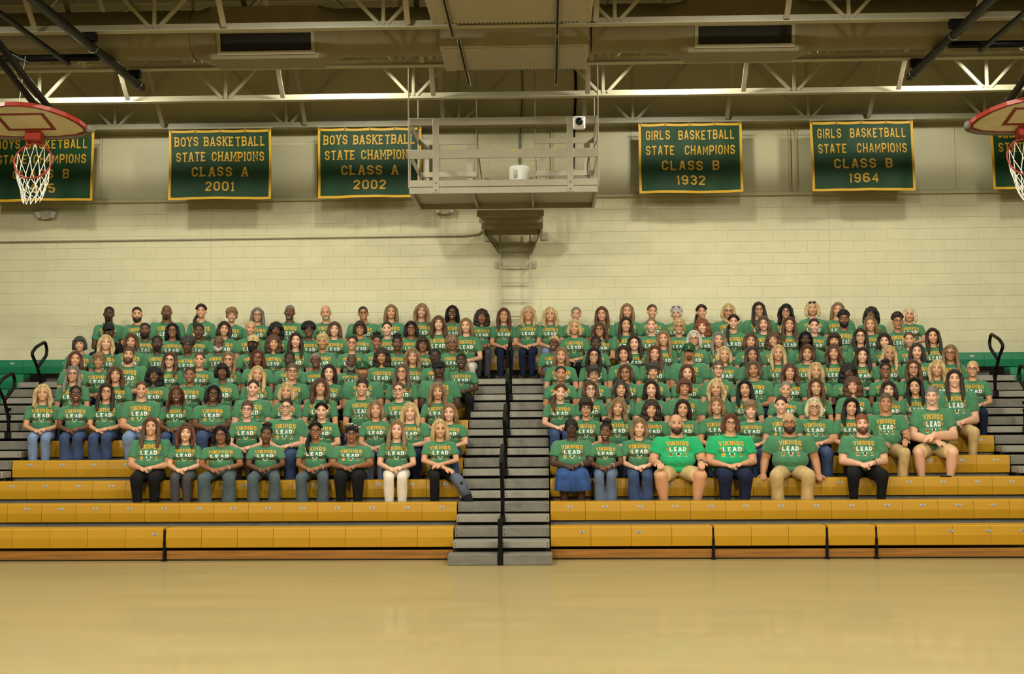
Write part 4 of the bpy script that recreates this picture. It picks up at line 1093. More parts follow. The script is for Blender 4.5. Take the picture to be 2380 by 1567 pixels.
def cast(bv, x, z, off, y0=-.8, default=-.12):
    hit = bv.ray_cast(Vector((x, y0, z)), Vector((0, 1, 0)), 2.0)
    return (hit[0].y if hit[0] is not None else default)-off
def sub_quads(vs, fs, n=2):
    V = []; F = []
    for f in fs:
        P = [np.array(vs[i], float) for i in f]
        if len(P) != 4: k = len(V); V += [tuple(p) for p in P]; F.append(tuple(range(k, k+len(P)))); continue
        L = max(np.linalg.norm(P[1]-P[2]), np.linalg.norm(P[0]-P[3])); Wd = max(np.linalg.norm(P[0]-P[1]), np.linalg.norm(P[2]-P[3]))
        nu = max(1, min(5, int(L/.016+.5))); nv = max(1, min(5, int(Wd/.016+.5)))
        k = len(V)
        for i in range(nu+1):
            for j in range(nv+1):
                u = i/nu; v = j/nv; V.append(tuple((P[0]*(1-v)+P[1]*v)*(1-u)+(P[3]*(1-v)+P[2]*v)*u))
        for i in range(nu):
            for j in range(nv): F.append((k+i*(nv+1)+j, k+i*(nv+1)+j+1, k+(i+1)*(nv+1)+j+1, k+(i+1)*(nv+1)+j))
    return V, F
def shirt_print():
    """flat artwork in metres: list of (vertices, faces, material)"""
    art = []
    vs, fs, w = text_geo('VIKINGS', 1.35, True, 1.5); s = .050/6; kx = .265/(w*s)
    v2 = []
    for x, z in vs:
        X = x*s*kx; arch = .012*(1-(X/.13)**2); v2.append((X, .418+z*s*(1+.25*(abs(X)/.13))+arch-.008*(abs(X)/.13)))
    art.append((v2, fs, 0))
    vs, fs, w = text_geo('LEAD', 1.5, True, 1.6); s = .052/6; kx = .195/(w*s)
    art.append(([(x*s*kx, .350+z*s) for x, z in vs], fs, 1))
    for sg in (-1, 1):
        for k in range(3):
            z = .362+.012*k; a, b = sg*.108, sg*.140
            art.append(([(a, z), (b, z), (b, z+.006), (a, z+.006)], [(0, 1, 2, 3)], 0))
    # shield, horned helmet, cup, each with a caption bar
    sh = [(-.020, .040), (.020, .040), (.020, .014), (0, -.004), (-.020, .014)]
    art.append(([(x-.090, .290+z) for x, z in sh], [(0, 1, 2, 3, 4)], 0))
    art.append(([(x*.74-.090, .293+z*.80) for x, z in sh], [(0, 1, 2, 3, 4)], 2))
    art.append(([(-.100, .308), (-.092, .300), (-.078, .318), (-.082, .322), (-.092, .308), (-.096, .312)], [(0, 1, 4, 5), (1, 2, 3, 4)], 0))
    for sg in (-1, 1): art.append(([(sg*.016, .304), (sg*.030, .314), (sg*.027, .336), (sg*.022, .322), (sg*.014, .318)], [(0, 1, 2, 3, 4)], 1))
    art.append(([(-.018, .298), (.018, .298), (.017, .312), (.010, .322), (-.010, .322), (-.017, .312)], [(0, 1, 2, 3, 4, 5)], 2))
    art.append(([(-.020, .291), (.020, .291), (.018, .301), (-.018, .301)], [(0, 1, 2, 3)], 0))
    art.append(([(.072, .318), (.108, .318), (.106, .330), (.074, .330)], [(0, 1, 2, 3)], 3))
    art.append(([(.086, .296), (.094, .296), (.096, .318), (.084, .318)], [(0, 1, 2, 3)], 3))
    art.append(([(.080, .290), (.100, .290), (.100, .297), (.080, .297)], [(0, 1, 2, 3)], 3))
    for x in (-.090, 0, .090): art.append(([(x-.022, .2795), (x+.022, .2795), (x+.022, .2835), (x-.022, .2835)], [(0, 1, 2, 3)], 1))
    return art
ART = shirt_print()
PRINT = {}
for a in ARCH:
    Tb, Bb = ANAT[a]; mb = MB(); kz = 1.0; dz = {'F': 0, 'M': .012}.get(ARCH[a][0][0], 0)
    for vs, fs, mi in ART:
        v, f = sub_quads([(x, z+dz) for x, z in vs], fs)
        mb.add([(x, cast(Tb, x, z, .0045), z) for x, z in v], f, mi)
    PRINT[a] = mb.mesh('shirt_print', [], fix=False)
# facial features laid on the face of each figure
FEAT = {}
for a in ARCH:
    Tb, Bb = ANAT[a]
    def P(x, z, off): return (HC[0]+x, cast(Bb, HC[0]+x, HC[2]+z, off), HC[2]+z)
    def disc(mb, cx, cz, rx, rz, off, mi, n=12):
        vs = [P(cx, cz, off+.001)]+[P(cx+rx*math.cos(t), cz+rz*math.sin(t), off) for t in np.linspace(0, 2*math.pi, n+1)[:-1]]
        y = min(v[1] for v in vs); vs = [(v[0], v[1]*.5+y*.5, v[2]) for v in vs]
        mb.add(vs, [(0, 1+k, 1+(k+1) % n) for k in range(n)], mi)
    for s in (-1, 1):
        e = MB(); disc(e, s*.031, -.002, .0150, .0072, .0005, 2); disc(e, s*.031, -.0025, .0122, .0050, .0012, 0); disc(e, s*.031, -.0015, .0064, .0056, .0020, 1)
        FEAT[(a, 'eye', s)] = e.mesh('eye', [], fix=False)
        b = MB(); xs = np.linspace(.013, .052, 6); zz = [.0195, .0215, .0228, .0228, .0208, .0168]; th = [.0034, .0036, .0034, .003, .0025, .0012]
        b.add([P(s*x, z+d*t, .0018) for x, z, t in zip(xs, zz, th) for d in (-1, 1)], [(2*k, 2*k+1, 2*k+3, 2*k+2) for k in range(5)])
        FEAT[(a, 'eyebrow', s)] = b.mesh('eyebrow', [], fix=False)
    def mouth(smile):
        m = MB(); n = 10; w = .027 if smile else .023
        xs = np.linspace(-w, w, n+1)
        up = [-.064+(.006 if smile else .001)*(x/w)**2-.002*math.exp(-(x/.004)**2) for x in xs]
        lo = [-.0800+(.0215 if smile else .0135)*(abs(x)/w)**2.2 for x in xs]
        if not smile: lo = [-.078+.0135*(abs(x)/w)**2.2 for x in xs]
        lo = [min(l, u-.0012) for l, u in zip(lo, up)]
        def band(za, zb, off, mi):
            vs = [P(x, z, off) for x, a_, b_ in zip(xs, za, zb) for z in (a_, b_)]
            m.add(vs, [(2*k, 2*k+1, 2*k+3, 2*k+2) for k in range(n)], mi)
        band(up, lo, .0016, 0)
        if smile:
            q = .62
            ua = [u-.0035*(1-(abs(x)/w)**3) for u, x in zip(up, xs)]; la = [l+.0042*(1-(abs(x)/w)**3) for l, x in zip(lo, xs)]
            band(ua, [max(l, u-.0105) for l, u in zip(la, ua)], .0026, 1)
        else: band([(u+l)/2+.0007 for u, l in zip(up, lo)], [(u+l)/2-.0007 for u, l in zip(up, lo)], .0026, 2)
        return m.mesh('mouth', [], fix=False)
    FEAT[(a, 'smile')] = mouth(True); FEAT[(a, 'closed')] = mouth(False)
# wearables in head space
def hh(x, y, z): return HC+np.array([x, y, z])
WEAR = {}
g = MB()
for s in (-1, 1):
    pts = [hh(s*.0335+.0265*np.sign(math.cos(t))*abs(math.cos(t))**.7, -.0865+.012*abs(math.cos(t))*(math.cos(t)*s > 0), -.003+.0195*np.sign(math.sin(t))*abs(math.sin(t))**.75) for t in np.linspace(0, 2*math.pi, 17)[:-1]]
    g.tube(pts, .0026, 5, closed=True); g.tube([hh(s*.060, -.074, .004), hh(s*.080, -.03, .004), hh(s*.083, .03, -.002)], .0022, 5)
g.tube([hh(-.008, -.088, .002), hh(0, -.092, .005), hh(.008, -.088, .002)], .002, 5); WEAR['glasses'] = g.mesh('glasses', [], smooth=True)
sg_ = MB()
for s in (-1, 1):
    sg_.ell(hh(s*.032, -.045, .100), (.027, .010, .020), 12, 8, 0); sg_.tube([hh(s*.058, -.035, .098), hh(s*.086, .03, .05)], .002, 5)
WEAR['sunglasses'] = sg_.mesh('sunglasses', [], smooth=True)
c = MB(); c.lathe([(.0925, .030), (.094, .045), (.088, .085), (.068, .118), (.036, .134), (.006, .139)], hh(0, .048, 0), 20)
c.v = [(v[0], HC[1]+.048+(v[1]-HC[1]-.048)*1.13, v[2]) for v in c.v]
br = []; nb = 12
for i in range(nb+1):
    t = math.pi*i/nb; x = .080*math.cos(t); 
    for r, dz in ((.0, 0), (.5, -.002), (1, -.014)): br.append(hh(x*(1-.12*r), -.030-.052*math.sin(t)*.55-.075*r*math.sin(t)**.6, .040+dz-.010*abs(math.cos(t))*r+.0))
c.add(br, [(3*i+k, 3*i+k+1, 3*i+k+4, 3*i+k+3) for i in range(nb) for k in range(2)])
c.add([p+np.array([0, 0, .005]) for p in br], [(3*i+k, 3*i+k+1, 3*i+k+4, 3*i+k+3) for i in range(nb) for k in range(2)])
c.ell(hh(0, .048, .139), .007, 8, 6); WEAR['cap'] = c.mesh('cap', [], smooth=True)
vs, fs, w = text_geo('L', 1.3, True); q = MB(); q.add([hh(p[0]*.0058, -.060+.14*max(0, (p[1]*.0058+.052-.06)), p[1]*.0062+.056) for p in vs], fs); WEAR['logoL'] = q.mesh('cap_logo', [], fix=False)
vs, fs, w = text_geo('C', 1.3, False); q = MB(); q.add([hh(p[0]*.0052, -.061+.16*max(0, (p[1]*.0055+.052-.06)), p[1]*.0055+.058) for p in vs], fs); WEAR['logoC'] = q.mesh('cap_logo', [], fix=False)
def band(r, w, y0, lift=0.0):
    m = MB(); n = 18; P = []
    for i in range(n+1):
        t = math.pi*i/n; x = (.086+r)*math.cos(t); z = .01+(.118+r)*math.sin(t); y = y0-.012*math.sin(t)
        P.append([hh(x, y+d*w, z-abs(d)*.003) for d in (-1, -.5, .5, 1)])
    vs = [p for q in P for p in q]; m.add(vs, [(4*i+k, 4*i+k+1, 4*i+k+5, 4*i+k+4) for i in range(n) for k in range(3)])
    return m
WEAR['headband'] = band(.010, .016, .030).mesh('headband', [], smooth=True)
WEAR['wide_headband'] = band(.012, .030, .005).mesh('headband', [], smooth=True)
m = MB(); m.ell(hh(0, .055, .052), (.094, .106, .092), 20, 14); m.ell(hh(0, -.03, .085), (.06, .03, .03), 12, 8); WEAR['headwrap'] = m.mesh('headwrap', [], smooth=True)
m = MB(); rr_ = random.Random(3)
for k in range(46):
    a = rr_.uniform(-2.6, -.5); b = rr_.uniform(.25, 1.4); m.ell(hh(.096*math.cos(a)*math.cos(b), .055+.108*math.sin(a)*math.cos(b), .052+.094*math.sin(b)), .005, 6, 4)
WEAR['pearls'] = m.mesh('pearls', [], smooth=True)
for s in (-1, 1):
    m = MB(); m.tube([hh(s*.082, .005+.020*math.cos(t), -.068+.022*math.sin(t)) for t in np.linspace(0, 2*math.pi, 13)[:-1]], .0026, 5, closed=True)
    m.v = [(v[0]+.35*(v[1]-HC[1]-.005)*s, v[1], v[2]) for v in m.v]; WEAR['earring%d' % s] = m.mesh('earring', [], smooth=True)
NECK = {}; LANY = {}
for a in ARCH:
    Tb, Bb = ANAT[a]; nr = FIG[ARCH[a][0]]['nr']; pts = []
    for t in np.linspace(-1, 1, 15):
        x = nr*1.25*math.sin(t*1.35); z = .565-.075*(1-abs(t)**1.6); pts.append((x, min(cast(Tb, x, z, .004), cast(Bb, x, z, .004)), z))
    mb = MB(); mb.tube(pts, .0030, 5); mb.ell(np.array(pts[7])+np.array([0, -.004, -.006]), (.007, .004, .008), 8, 6); NECK[a] = mb.mesh('necklace', [], smooth=True)
    mb = MB()
    for s in (-1, 1):
        pts = []
        for z in np.linspace(.57, .33, 9):
            x = s*(.075-.075*((.57-z)/.24)**1.0); pts.append((x, cast(Tb, x, z, .005), z))
        vs = [(p[0]+d, p[1], p[2]) for p in pts for d in (-.007, .007)]; mb.add(vs, [(2*k, 2*k+1, 2*k+3, 2*k+2) for k in range(8)])
    LANY[a] = mb.mesh('lanyard', [], fix=False)
WATCH = {}
for a, (fig, pose, legs) in ARCH.items():
    J, zt, yb = joints(fig, pose, legs); S, E, Wp = J[1]; d = unit(Wp-E); p = Wp-d*.018; r = FIG[fig]['ar'][2]+.004
    u = unit(np.cross(d, [0, 0, 1.])); w_ = np.cross(u, d); mb = MB()
    mb.tube([p+r*(math.cos(t)*u+math.sin(t)*w_) for t in np.linspace(0, 2*math.pi, 15)[:-1]], .006, 5, closed=True)
    mb.obox(p+w_*(r+.004), (.015, .017, .005), np.stack([u, d, w_], 1), 0, .003); WATCH[a] = mb.mesh('wristwatch', [], smooth=False)
def shoe_mesh():
    m = MB(); limb(m, [(0, .035, -.030), (0, -.05, -.034), (0, -.15, -.038)], [.040, .038, .032], 12)
    m.v = [(x*.95, y, max(z, -.062) if z < -.03 else z) for x, y, z in m.v]
    m.prism([(-.030, .072), (.030, .072), (.036, .0), (.038, -.12), (.026, -.178), (0, -.188), (-.026, -.178), (-.038, -.12), (-.036, 0)], lambda a, b, q: (a, b, q), -.078, -.058, 1)
    return m
SHOE = shoe_mesh()

# ------------------------------------------------------------------ colours people wear
SKIN = {'a': (224, 172, 142), 'b': (208, 154, 118), 'c': (184, 130, 92), 'd': (148, 100, 68), 'e': (108, 72, 50), 'f': (80, 55, 41)}
LIPS = {'a': (190, 98, 92), 'b': (176, 88, 80), 'c': (150, 76, 66), 'd': (116, 62, 54), 'e': (86, 46, 42), 'f': (70, 40, 36)}
HAIRC = {'bk': (16, 14, 14), 'db': (50, 35, 26), 'br': (90, 62, 43), 'lb': (138, 110, 78), 'bl': (200, 170, 120), 'pl': (214, 198, 158), 'gr': (128, 122, 112), 'wh': (198, 194, 182), 'rd': (132, 72, 44), 'au': (94, 58, 42), 'gb': (98, 80, 62), 'gk': (62, 58, 56), 'pu': (40, 22, 42)}
M_skin = {k: mat('skin tone '+k, rgb(*v), .48, spec=.35, var=.05, scale=(40, 40, 40)) for k, v in SKIN.items()}
M_lips = {k: mat('lip tone '+k, rgb(*v), .4) for k, v in LIPS.items()}
M_hair = {k: mat('hair tone '+k, rgb(*v), .42, spec=.35, var=.45, scale=(90, 60, 7), bump=.6, bscale=(160, 120, 8)) for k, v in HAIRC.items()}
M_eyew = mat('eye white', rgb(205, 198, 188), .3); M_iris = mat('iris', rgb(34, 24, 18), .2); M_lid = mat('lash line', rgb(44, 30, 26), .5); M_teeth = mat('teeth', rgb(226, 218, 204), .3)
M_shirt = mat('green T-shirt cotton', rgb(72, 126, 89), .85, sheen=.25, spec=.2, var=.08, scale=(9, 9, 6), bump=1.0, bscale=(8, 8, 12))
M_shirtq = mat('bright green T-shirt cotton', rgb(36, 168, 106), .85, sheen=.25, spec=.2, var=.08, scale=(9, 9, 6), bump=1.0, bscale=(8, 8, 12))
M_shirtk = mat('black polo cotton', rgb(22, 22, 25), .85, spec=.2, bump=.5, bscale=(11, 11, 6))
M_pri = [mat('gold shirt ink', rgb(224, 166, 58), .7), mat('white shirt ink', rgb(236, 236, 228), .7), mat('black shirt ink', rgb(30, 28, 24), .7), mat('orange shirt ink', rgb(206, 128, 44), .7)]
def cloth(n, c, v=.14): return mat(n, rgb(*c), .85, spec=.2, var=v, scale=(14, 14, 8), bump=.5, bscale=(12, 12, 7))
M_pants = {'j': cloth('blue denim', (60, 76, 112), .25), 'd': cloth('dark denim', (28, 36, 62), .25), 'l': cloth('light denim', (120, 140, 176), .2), 'k': cloth('black trouser cloth', (22, 22, 24)), 'g': cloth('grey trouser cloth', (74, 72, 76)), 't': cloth('slate trouser cloth', (78, 92, 98)),
           't2': cloth('grey denim', (96, 110, 134)), 'w': cloth('white trouser cloth', (226, 216, 200), .06), 'h': cloth('khaki trouser cloth', (196, 166, 116)), 'H': cloth('khaki shorts cloth', (204, 176, 122)), 's': cloth('blue denim skirt', (52, 80, 134), .2)}
PNAME = {'j': 'blue jeans', 'd': 'dark jeans', 'l': 'light blue jeans', 'k': 'black trousers', 'g': 'grey trousers', 't': 'slate trousers', 't2': 'grey jeans', 'w': 'white trousers', 'h': 'khaki trousers', 'H': 'khaki shorts', 's': 'denim skirt'}
M_shoe = [mat('dark shoe leather', rgb(34, 30, 30), .5), mat('shoe sole', rgb(96, 92, 86), .6)]
M_tan = mat('tan cap cotton', rgb(196, 170, 120), .8); M_capg = mat('green cap cotton', rgb(14, 74, 44), .8); M_capk = mat('black cap cotton', rgb(20, 20, 22), .8)
M_frame = mat('dark spectacle frame', rgb(36, 28, 26), .35); M_jewel = mat('gold jewellery', rgb(222, 176, 84), .25, metal=.9)
M_yband = mat('mustard headband', rgb(214, 164, 20), .7); M_wband = mat('white headband', rgb(230, 222, 204), .7); M_oband = mat('patterned headband', rgb(200, 120, 40), .7, var=.8, scale=(60, 60, 60), col2=rgb(40, 24, 20))
M_lany = mat('blue lanyard', rgb(40, 90, 160), .6); M_wrap = mat('black headwrap cloth', rgb(18, 18, 20), .8); M_brace = mat('grey knee brace', rgb(84, 92, 108), .8, bump=.4, bscale=(30, 30, 30))
M_pearl = mat('pearl', rgb(222, 226, 214), .25)

def smooth01(a, b, z): t = np.clip((z-a)/(b-a), 0, 1); return t*t*(3-2*t)
def fit(V, p):
    """fit base-figure coordinates to one person: widen, lengthen the trunk, size and turn the head"""
    V = V.copy(); x, y, z = V[:, 0], V[:, 1], V[:, 2]
    r = np.sqrt(x*x+(y+.0)**2)
    wh = smooth01(.545, .61, z)
    V[:, 0] = x*(p['sx']*(1-wh)+p['hs']*p['hw']*wh)
    V[:, 1] = y*(p['sy']*(1-wh)+wh*(p['hs']*.5+.5))
    V[:, 2] = np.where(z > NZ, NZ*p['t']+(z-NZ)*p['hs'], np.where(z > .22, .22+(z-.22)*(NZ*p['t']-.22)/(NZ-.22), z))
    return V
def turn(V, Z0, p):
    """head turn about the neck; Z0 are the base heights that set how much of the turn a point takes"""
    w = smooth01(.56, .66, Z0)[:, None]
    piv = np.array([0, -.005, NZ*p['t']+.03])
    return V*(1-w)+((V-piv)@p['R'].T+piv)*w

def clone(me, name, mats, p, head_only=False):
    m = me.copy(); m.name = name
    V = coords(me); Z0 = V[:, 2]
    W_ = turn(fit(V, p), Z0, p)
    m.vertices.foreach_set('co', W_.astype(np.float32).ravel())
    mi = np.zeros(len(me.polygons), np.int32); me.polygons.foreach_get('material_index', mi)
    m.materials.clear()
    for q in mats: m.materials.append(q)
    m.polygons.foreach_set('material_index', mi)
    m.update()
    return m
def kid(name, me, parent):
    o = bpy.data.objects.new(name, me); COL.objects.link(o); o.parent = parent; return o
WIDTH = {'f1': .47, 'f2': .525, 'f3': .60, 'f4': .69, 'm1': .48, 'm2': .55, 'm3': .655, 'm4': .765}
BASEW = {}
for a in ARCH:
    V = coords(FORM[(a, 'shirt')]); q = V[(V[:, 2] > .36) & (V[:, 2] < .46)]; BASEW[a] = q[:, 0].max()-q[:, 0].min()
LOWER = {}
def lower_mesh(a, cut, m):
    k = (a, cut, m.name)
    if k not in LOWER:
        me = FORM[(a, cut)].copy(); me.materials.clear(); me.materials.append(m); LOWER[k] = me
    return LOWER[k]
SHOEM = {}
def shoes(a, root, sx, scale=1.0):
    fig, pose, legs = ARCH[a]
    if 'shoe' not in SHOEM: SHOEM['shoe'] = SHOE.mesh('shoe', M_shoe, smooth=False)
    for s in (-1, 1):
        an = leg_joints(fig, legs, s, pose)[2]
        o = kid('shoe', SHOEM['shoe'], root); o.location = (an[0]*sx, an[1]*scale, -.4145+.078); o.rotation_euler = (0, 0, s*.12)

def person(row, X, h, arch, build, style, hc, sk, ex, pn, spacing, seed, yaw_face, label):
    rnd = random.Random(seed)
    male = arch[0] == 'M'
    hs = 1.035 if male else .995
    if build == 'm4': hs = 1.06
    wanted = min(WIDTH[build], max(.42, spacing*1.24))
    sx = wanted/BASEW[arch]
    t = (h-(HC[2]-NZ)*hs)/NZ
    t = min(1.25, max(.84, t))
    yaw = yaw_face+rnd.uniform(-.10, .10); pit = rnd.uniform(-.07, .05); rol = rnd.uniform(-.07, .07)
    Rm = np.array(Matrix.Rotation(yaw, 3, 'Z') @ Matrix.Rotation(pit, 3, 'X') @ Matrix.Rotation(rol, 3, 'Y'))
    p = dict(hw=1.05 if male else 1.07, sx=sx, sy=min(1.12, max(.92, (sx+1)/2)), hs=hs, t=t, R=Rm)
    body = clone(FORM[(arch, 'body')], 'person', [M_skin[sk]], p)
    root = bpy.data.objects.new('person', body); COL.objects.link(root)
    phi = -math.atan2(X, rowY(row))*.55+rnd.uniform(-.08, .08)
    root.location = (X, rowY(row)+.145+(.03 if seed % 2 else -.03)*(spacing < .55), rowZ(row)+.002); root.rotation_euler = (0, 0, phi)
    tag(root, label, 'person', 'people seated on the bleachers')
    ms = M_shirtq if 'q' in ex else (M_shirtk if 'k' in ex else M_shirt)
    sh = kid('t_shirt', clone(FORM[(arch, 'shirt')], 't_shirt', [ms], p), root)
    kid('collar', clone(CUT_BASE[arch], 'collar', [ms], p), sh)
    if 'k' not in ex: kid('shirt_print', clone(PRINT[arch], 'shirt_print', M_pri, p), sh)
    cut = {'H': 'shorts', 's': 'skirt', 't': 'wide', 't2': 'wide', 'h': 'wide', 'j': 'wide', 'd': 'slim'}.get(pn, 'slim')
    if (arch, cut) not in FORM: cut = ALL_CUTS[arch][0]
    tr = kid({'H': 'shorts', 's': 'skirt'}.get(pn, 'trousers'), lower_mesh(arch, cut, M_pants[pn]), root); tr.scale = (sx, p['sy'], 1)
    shoes(arch, root, sx, p['sy'])
    for s in (-1, 1):
        kid('eye', clone(FEAT[(arch, 'eye', s)], 'eye', [M_eyew, M_iris, M_lid], p), root)
        kid('eyebrow', clone(FEAT[(arch, 'eyebrow', s)], 'eyebrow', [M_hair['db' if hc in ('bl', 'pl', 'lb', 'rd', 'au', 'gb') else 'gr' if hc in ('wh', 'gr') else 'bk']], p), root)
    kid('mouth', clone(FEAT[(arch, 'smile' if 's' in ex else 'closed')], 'mouth', [M_lips[sk], M_teeth, M_lid], p), root)
    if style != 'none': kid('hair', clone(FORM[('hair', style)], 'hair', [M_hair[hc]], p), root)
    elif any(c in ex for c in 'cGT'): kid('hair', clone(FORM[('hair', 'fringe')], 'hair', [M_hair[hc]], p), root)
    elif 'p' in ex: pass
    if 'B' in ex: kid('beard', clone(FORM[('hair', 'beard')], 'beard', [M_hair['db' if hc == 'bl' else 'au' if hc == 'rd' else hc]], p), root)
    if 'o' in ex: kid('beard', clone(FORM[('hair', 'goatee')], 'beard', [M_hair['wh' if 'w' in ex else hc]], p), root)
    elif 'w' in ex: kid('beard', clone(FORM[('hair', 'beard')], 'beard', [M_hair['wh']], p), root)
    def wear(k, m, nm=None): return kid(nm or WEAR[k].name.split('.')[0], clone(WEAR[k], k, [m], p), root)
    if 'g' in ex: wear('glasses', M_frame, 'glasses')
    if 'S' in ex: wear('sunglasses', M_frame, 'sunglasses')
    for c, m, lg in (('c', M_capk, None), ('G', M_capg, 'logoL'), ('T', M_tan, 'logoC')):
        if c in ex:
            o = wear('cap', m, 'cap')
            if lg: kid('cap_logo', clone(WEAR[lg], 'cap_logo', [M_gold if c == 'G' else M_ink], p), o)
    if 'h' in ex: wear('headband', M_wband, 'headband')
    if 'y' in ex: wear('wide_headband', M_yband, 'headband')
    if 'j' in ex: wear('headband', M_oband, 'headband')
    if 'p' in ex: o = wear('headwrap', M_wrap, 'headwrap'); kid('pearls', clone(WEAR['pearls'], 'pearls', [M_pearl], p), o)
    if 'e' in ex: wear('earring1', M_jewel, 'earring'); wear('earring-1', M_jewel, 'earring')
    if 'n' in ex: kid('necklace', clone(NECK[arch], 'necklace', [M_jewel], p), root)
    if 'L' in ex: kid('lanyard', clone(LANY[arch], 'lanyard', [M_lany], p), root)
    if 'W' in ex: kid('wristwatch', clone(WATCH[arch], 'wristwatch', [M_frame if male else M_plate], p), root)
    if arch == 'FB':
        L = leg_joints('F', TOG, 1, 'brace'); a, b = L[1]*.92+L[2]*.08, L[1]*.35+L[2]*.65
        mb = MB(); mb.tube([L[0]*.25+L[1]*.75, L[1], a, b], [.078, .074, .074, .064], 14)
        nrm = unit(np.array([.1, -1, .35])); mb.lathe([(.022, 0), (.022, .008)], L[1]*.8+L[2]*.2+nrm*.070, 12, 1, np.stack([unit(np.cross([0, 0, 1], nrm)), unit(np.cross(nrm, np.cross([0, 0, 1], nrm))), nrm], 1))
        o = kid('knee_brace', mb.mesh('knee_brace', [M_brace, M_ink], smooth=True), root); o.scale = (sx, p['sy'], 1)
    return root
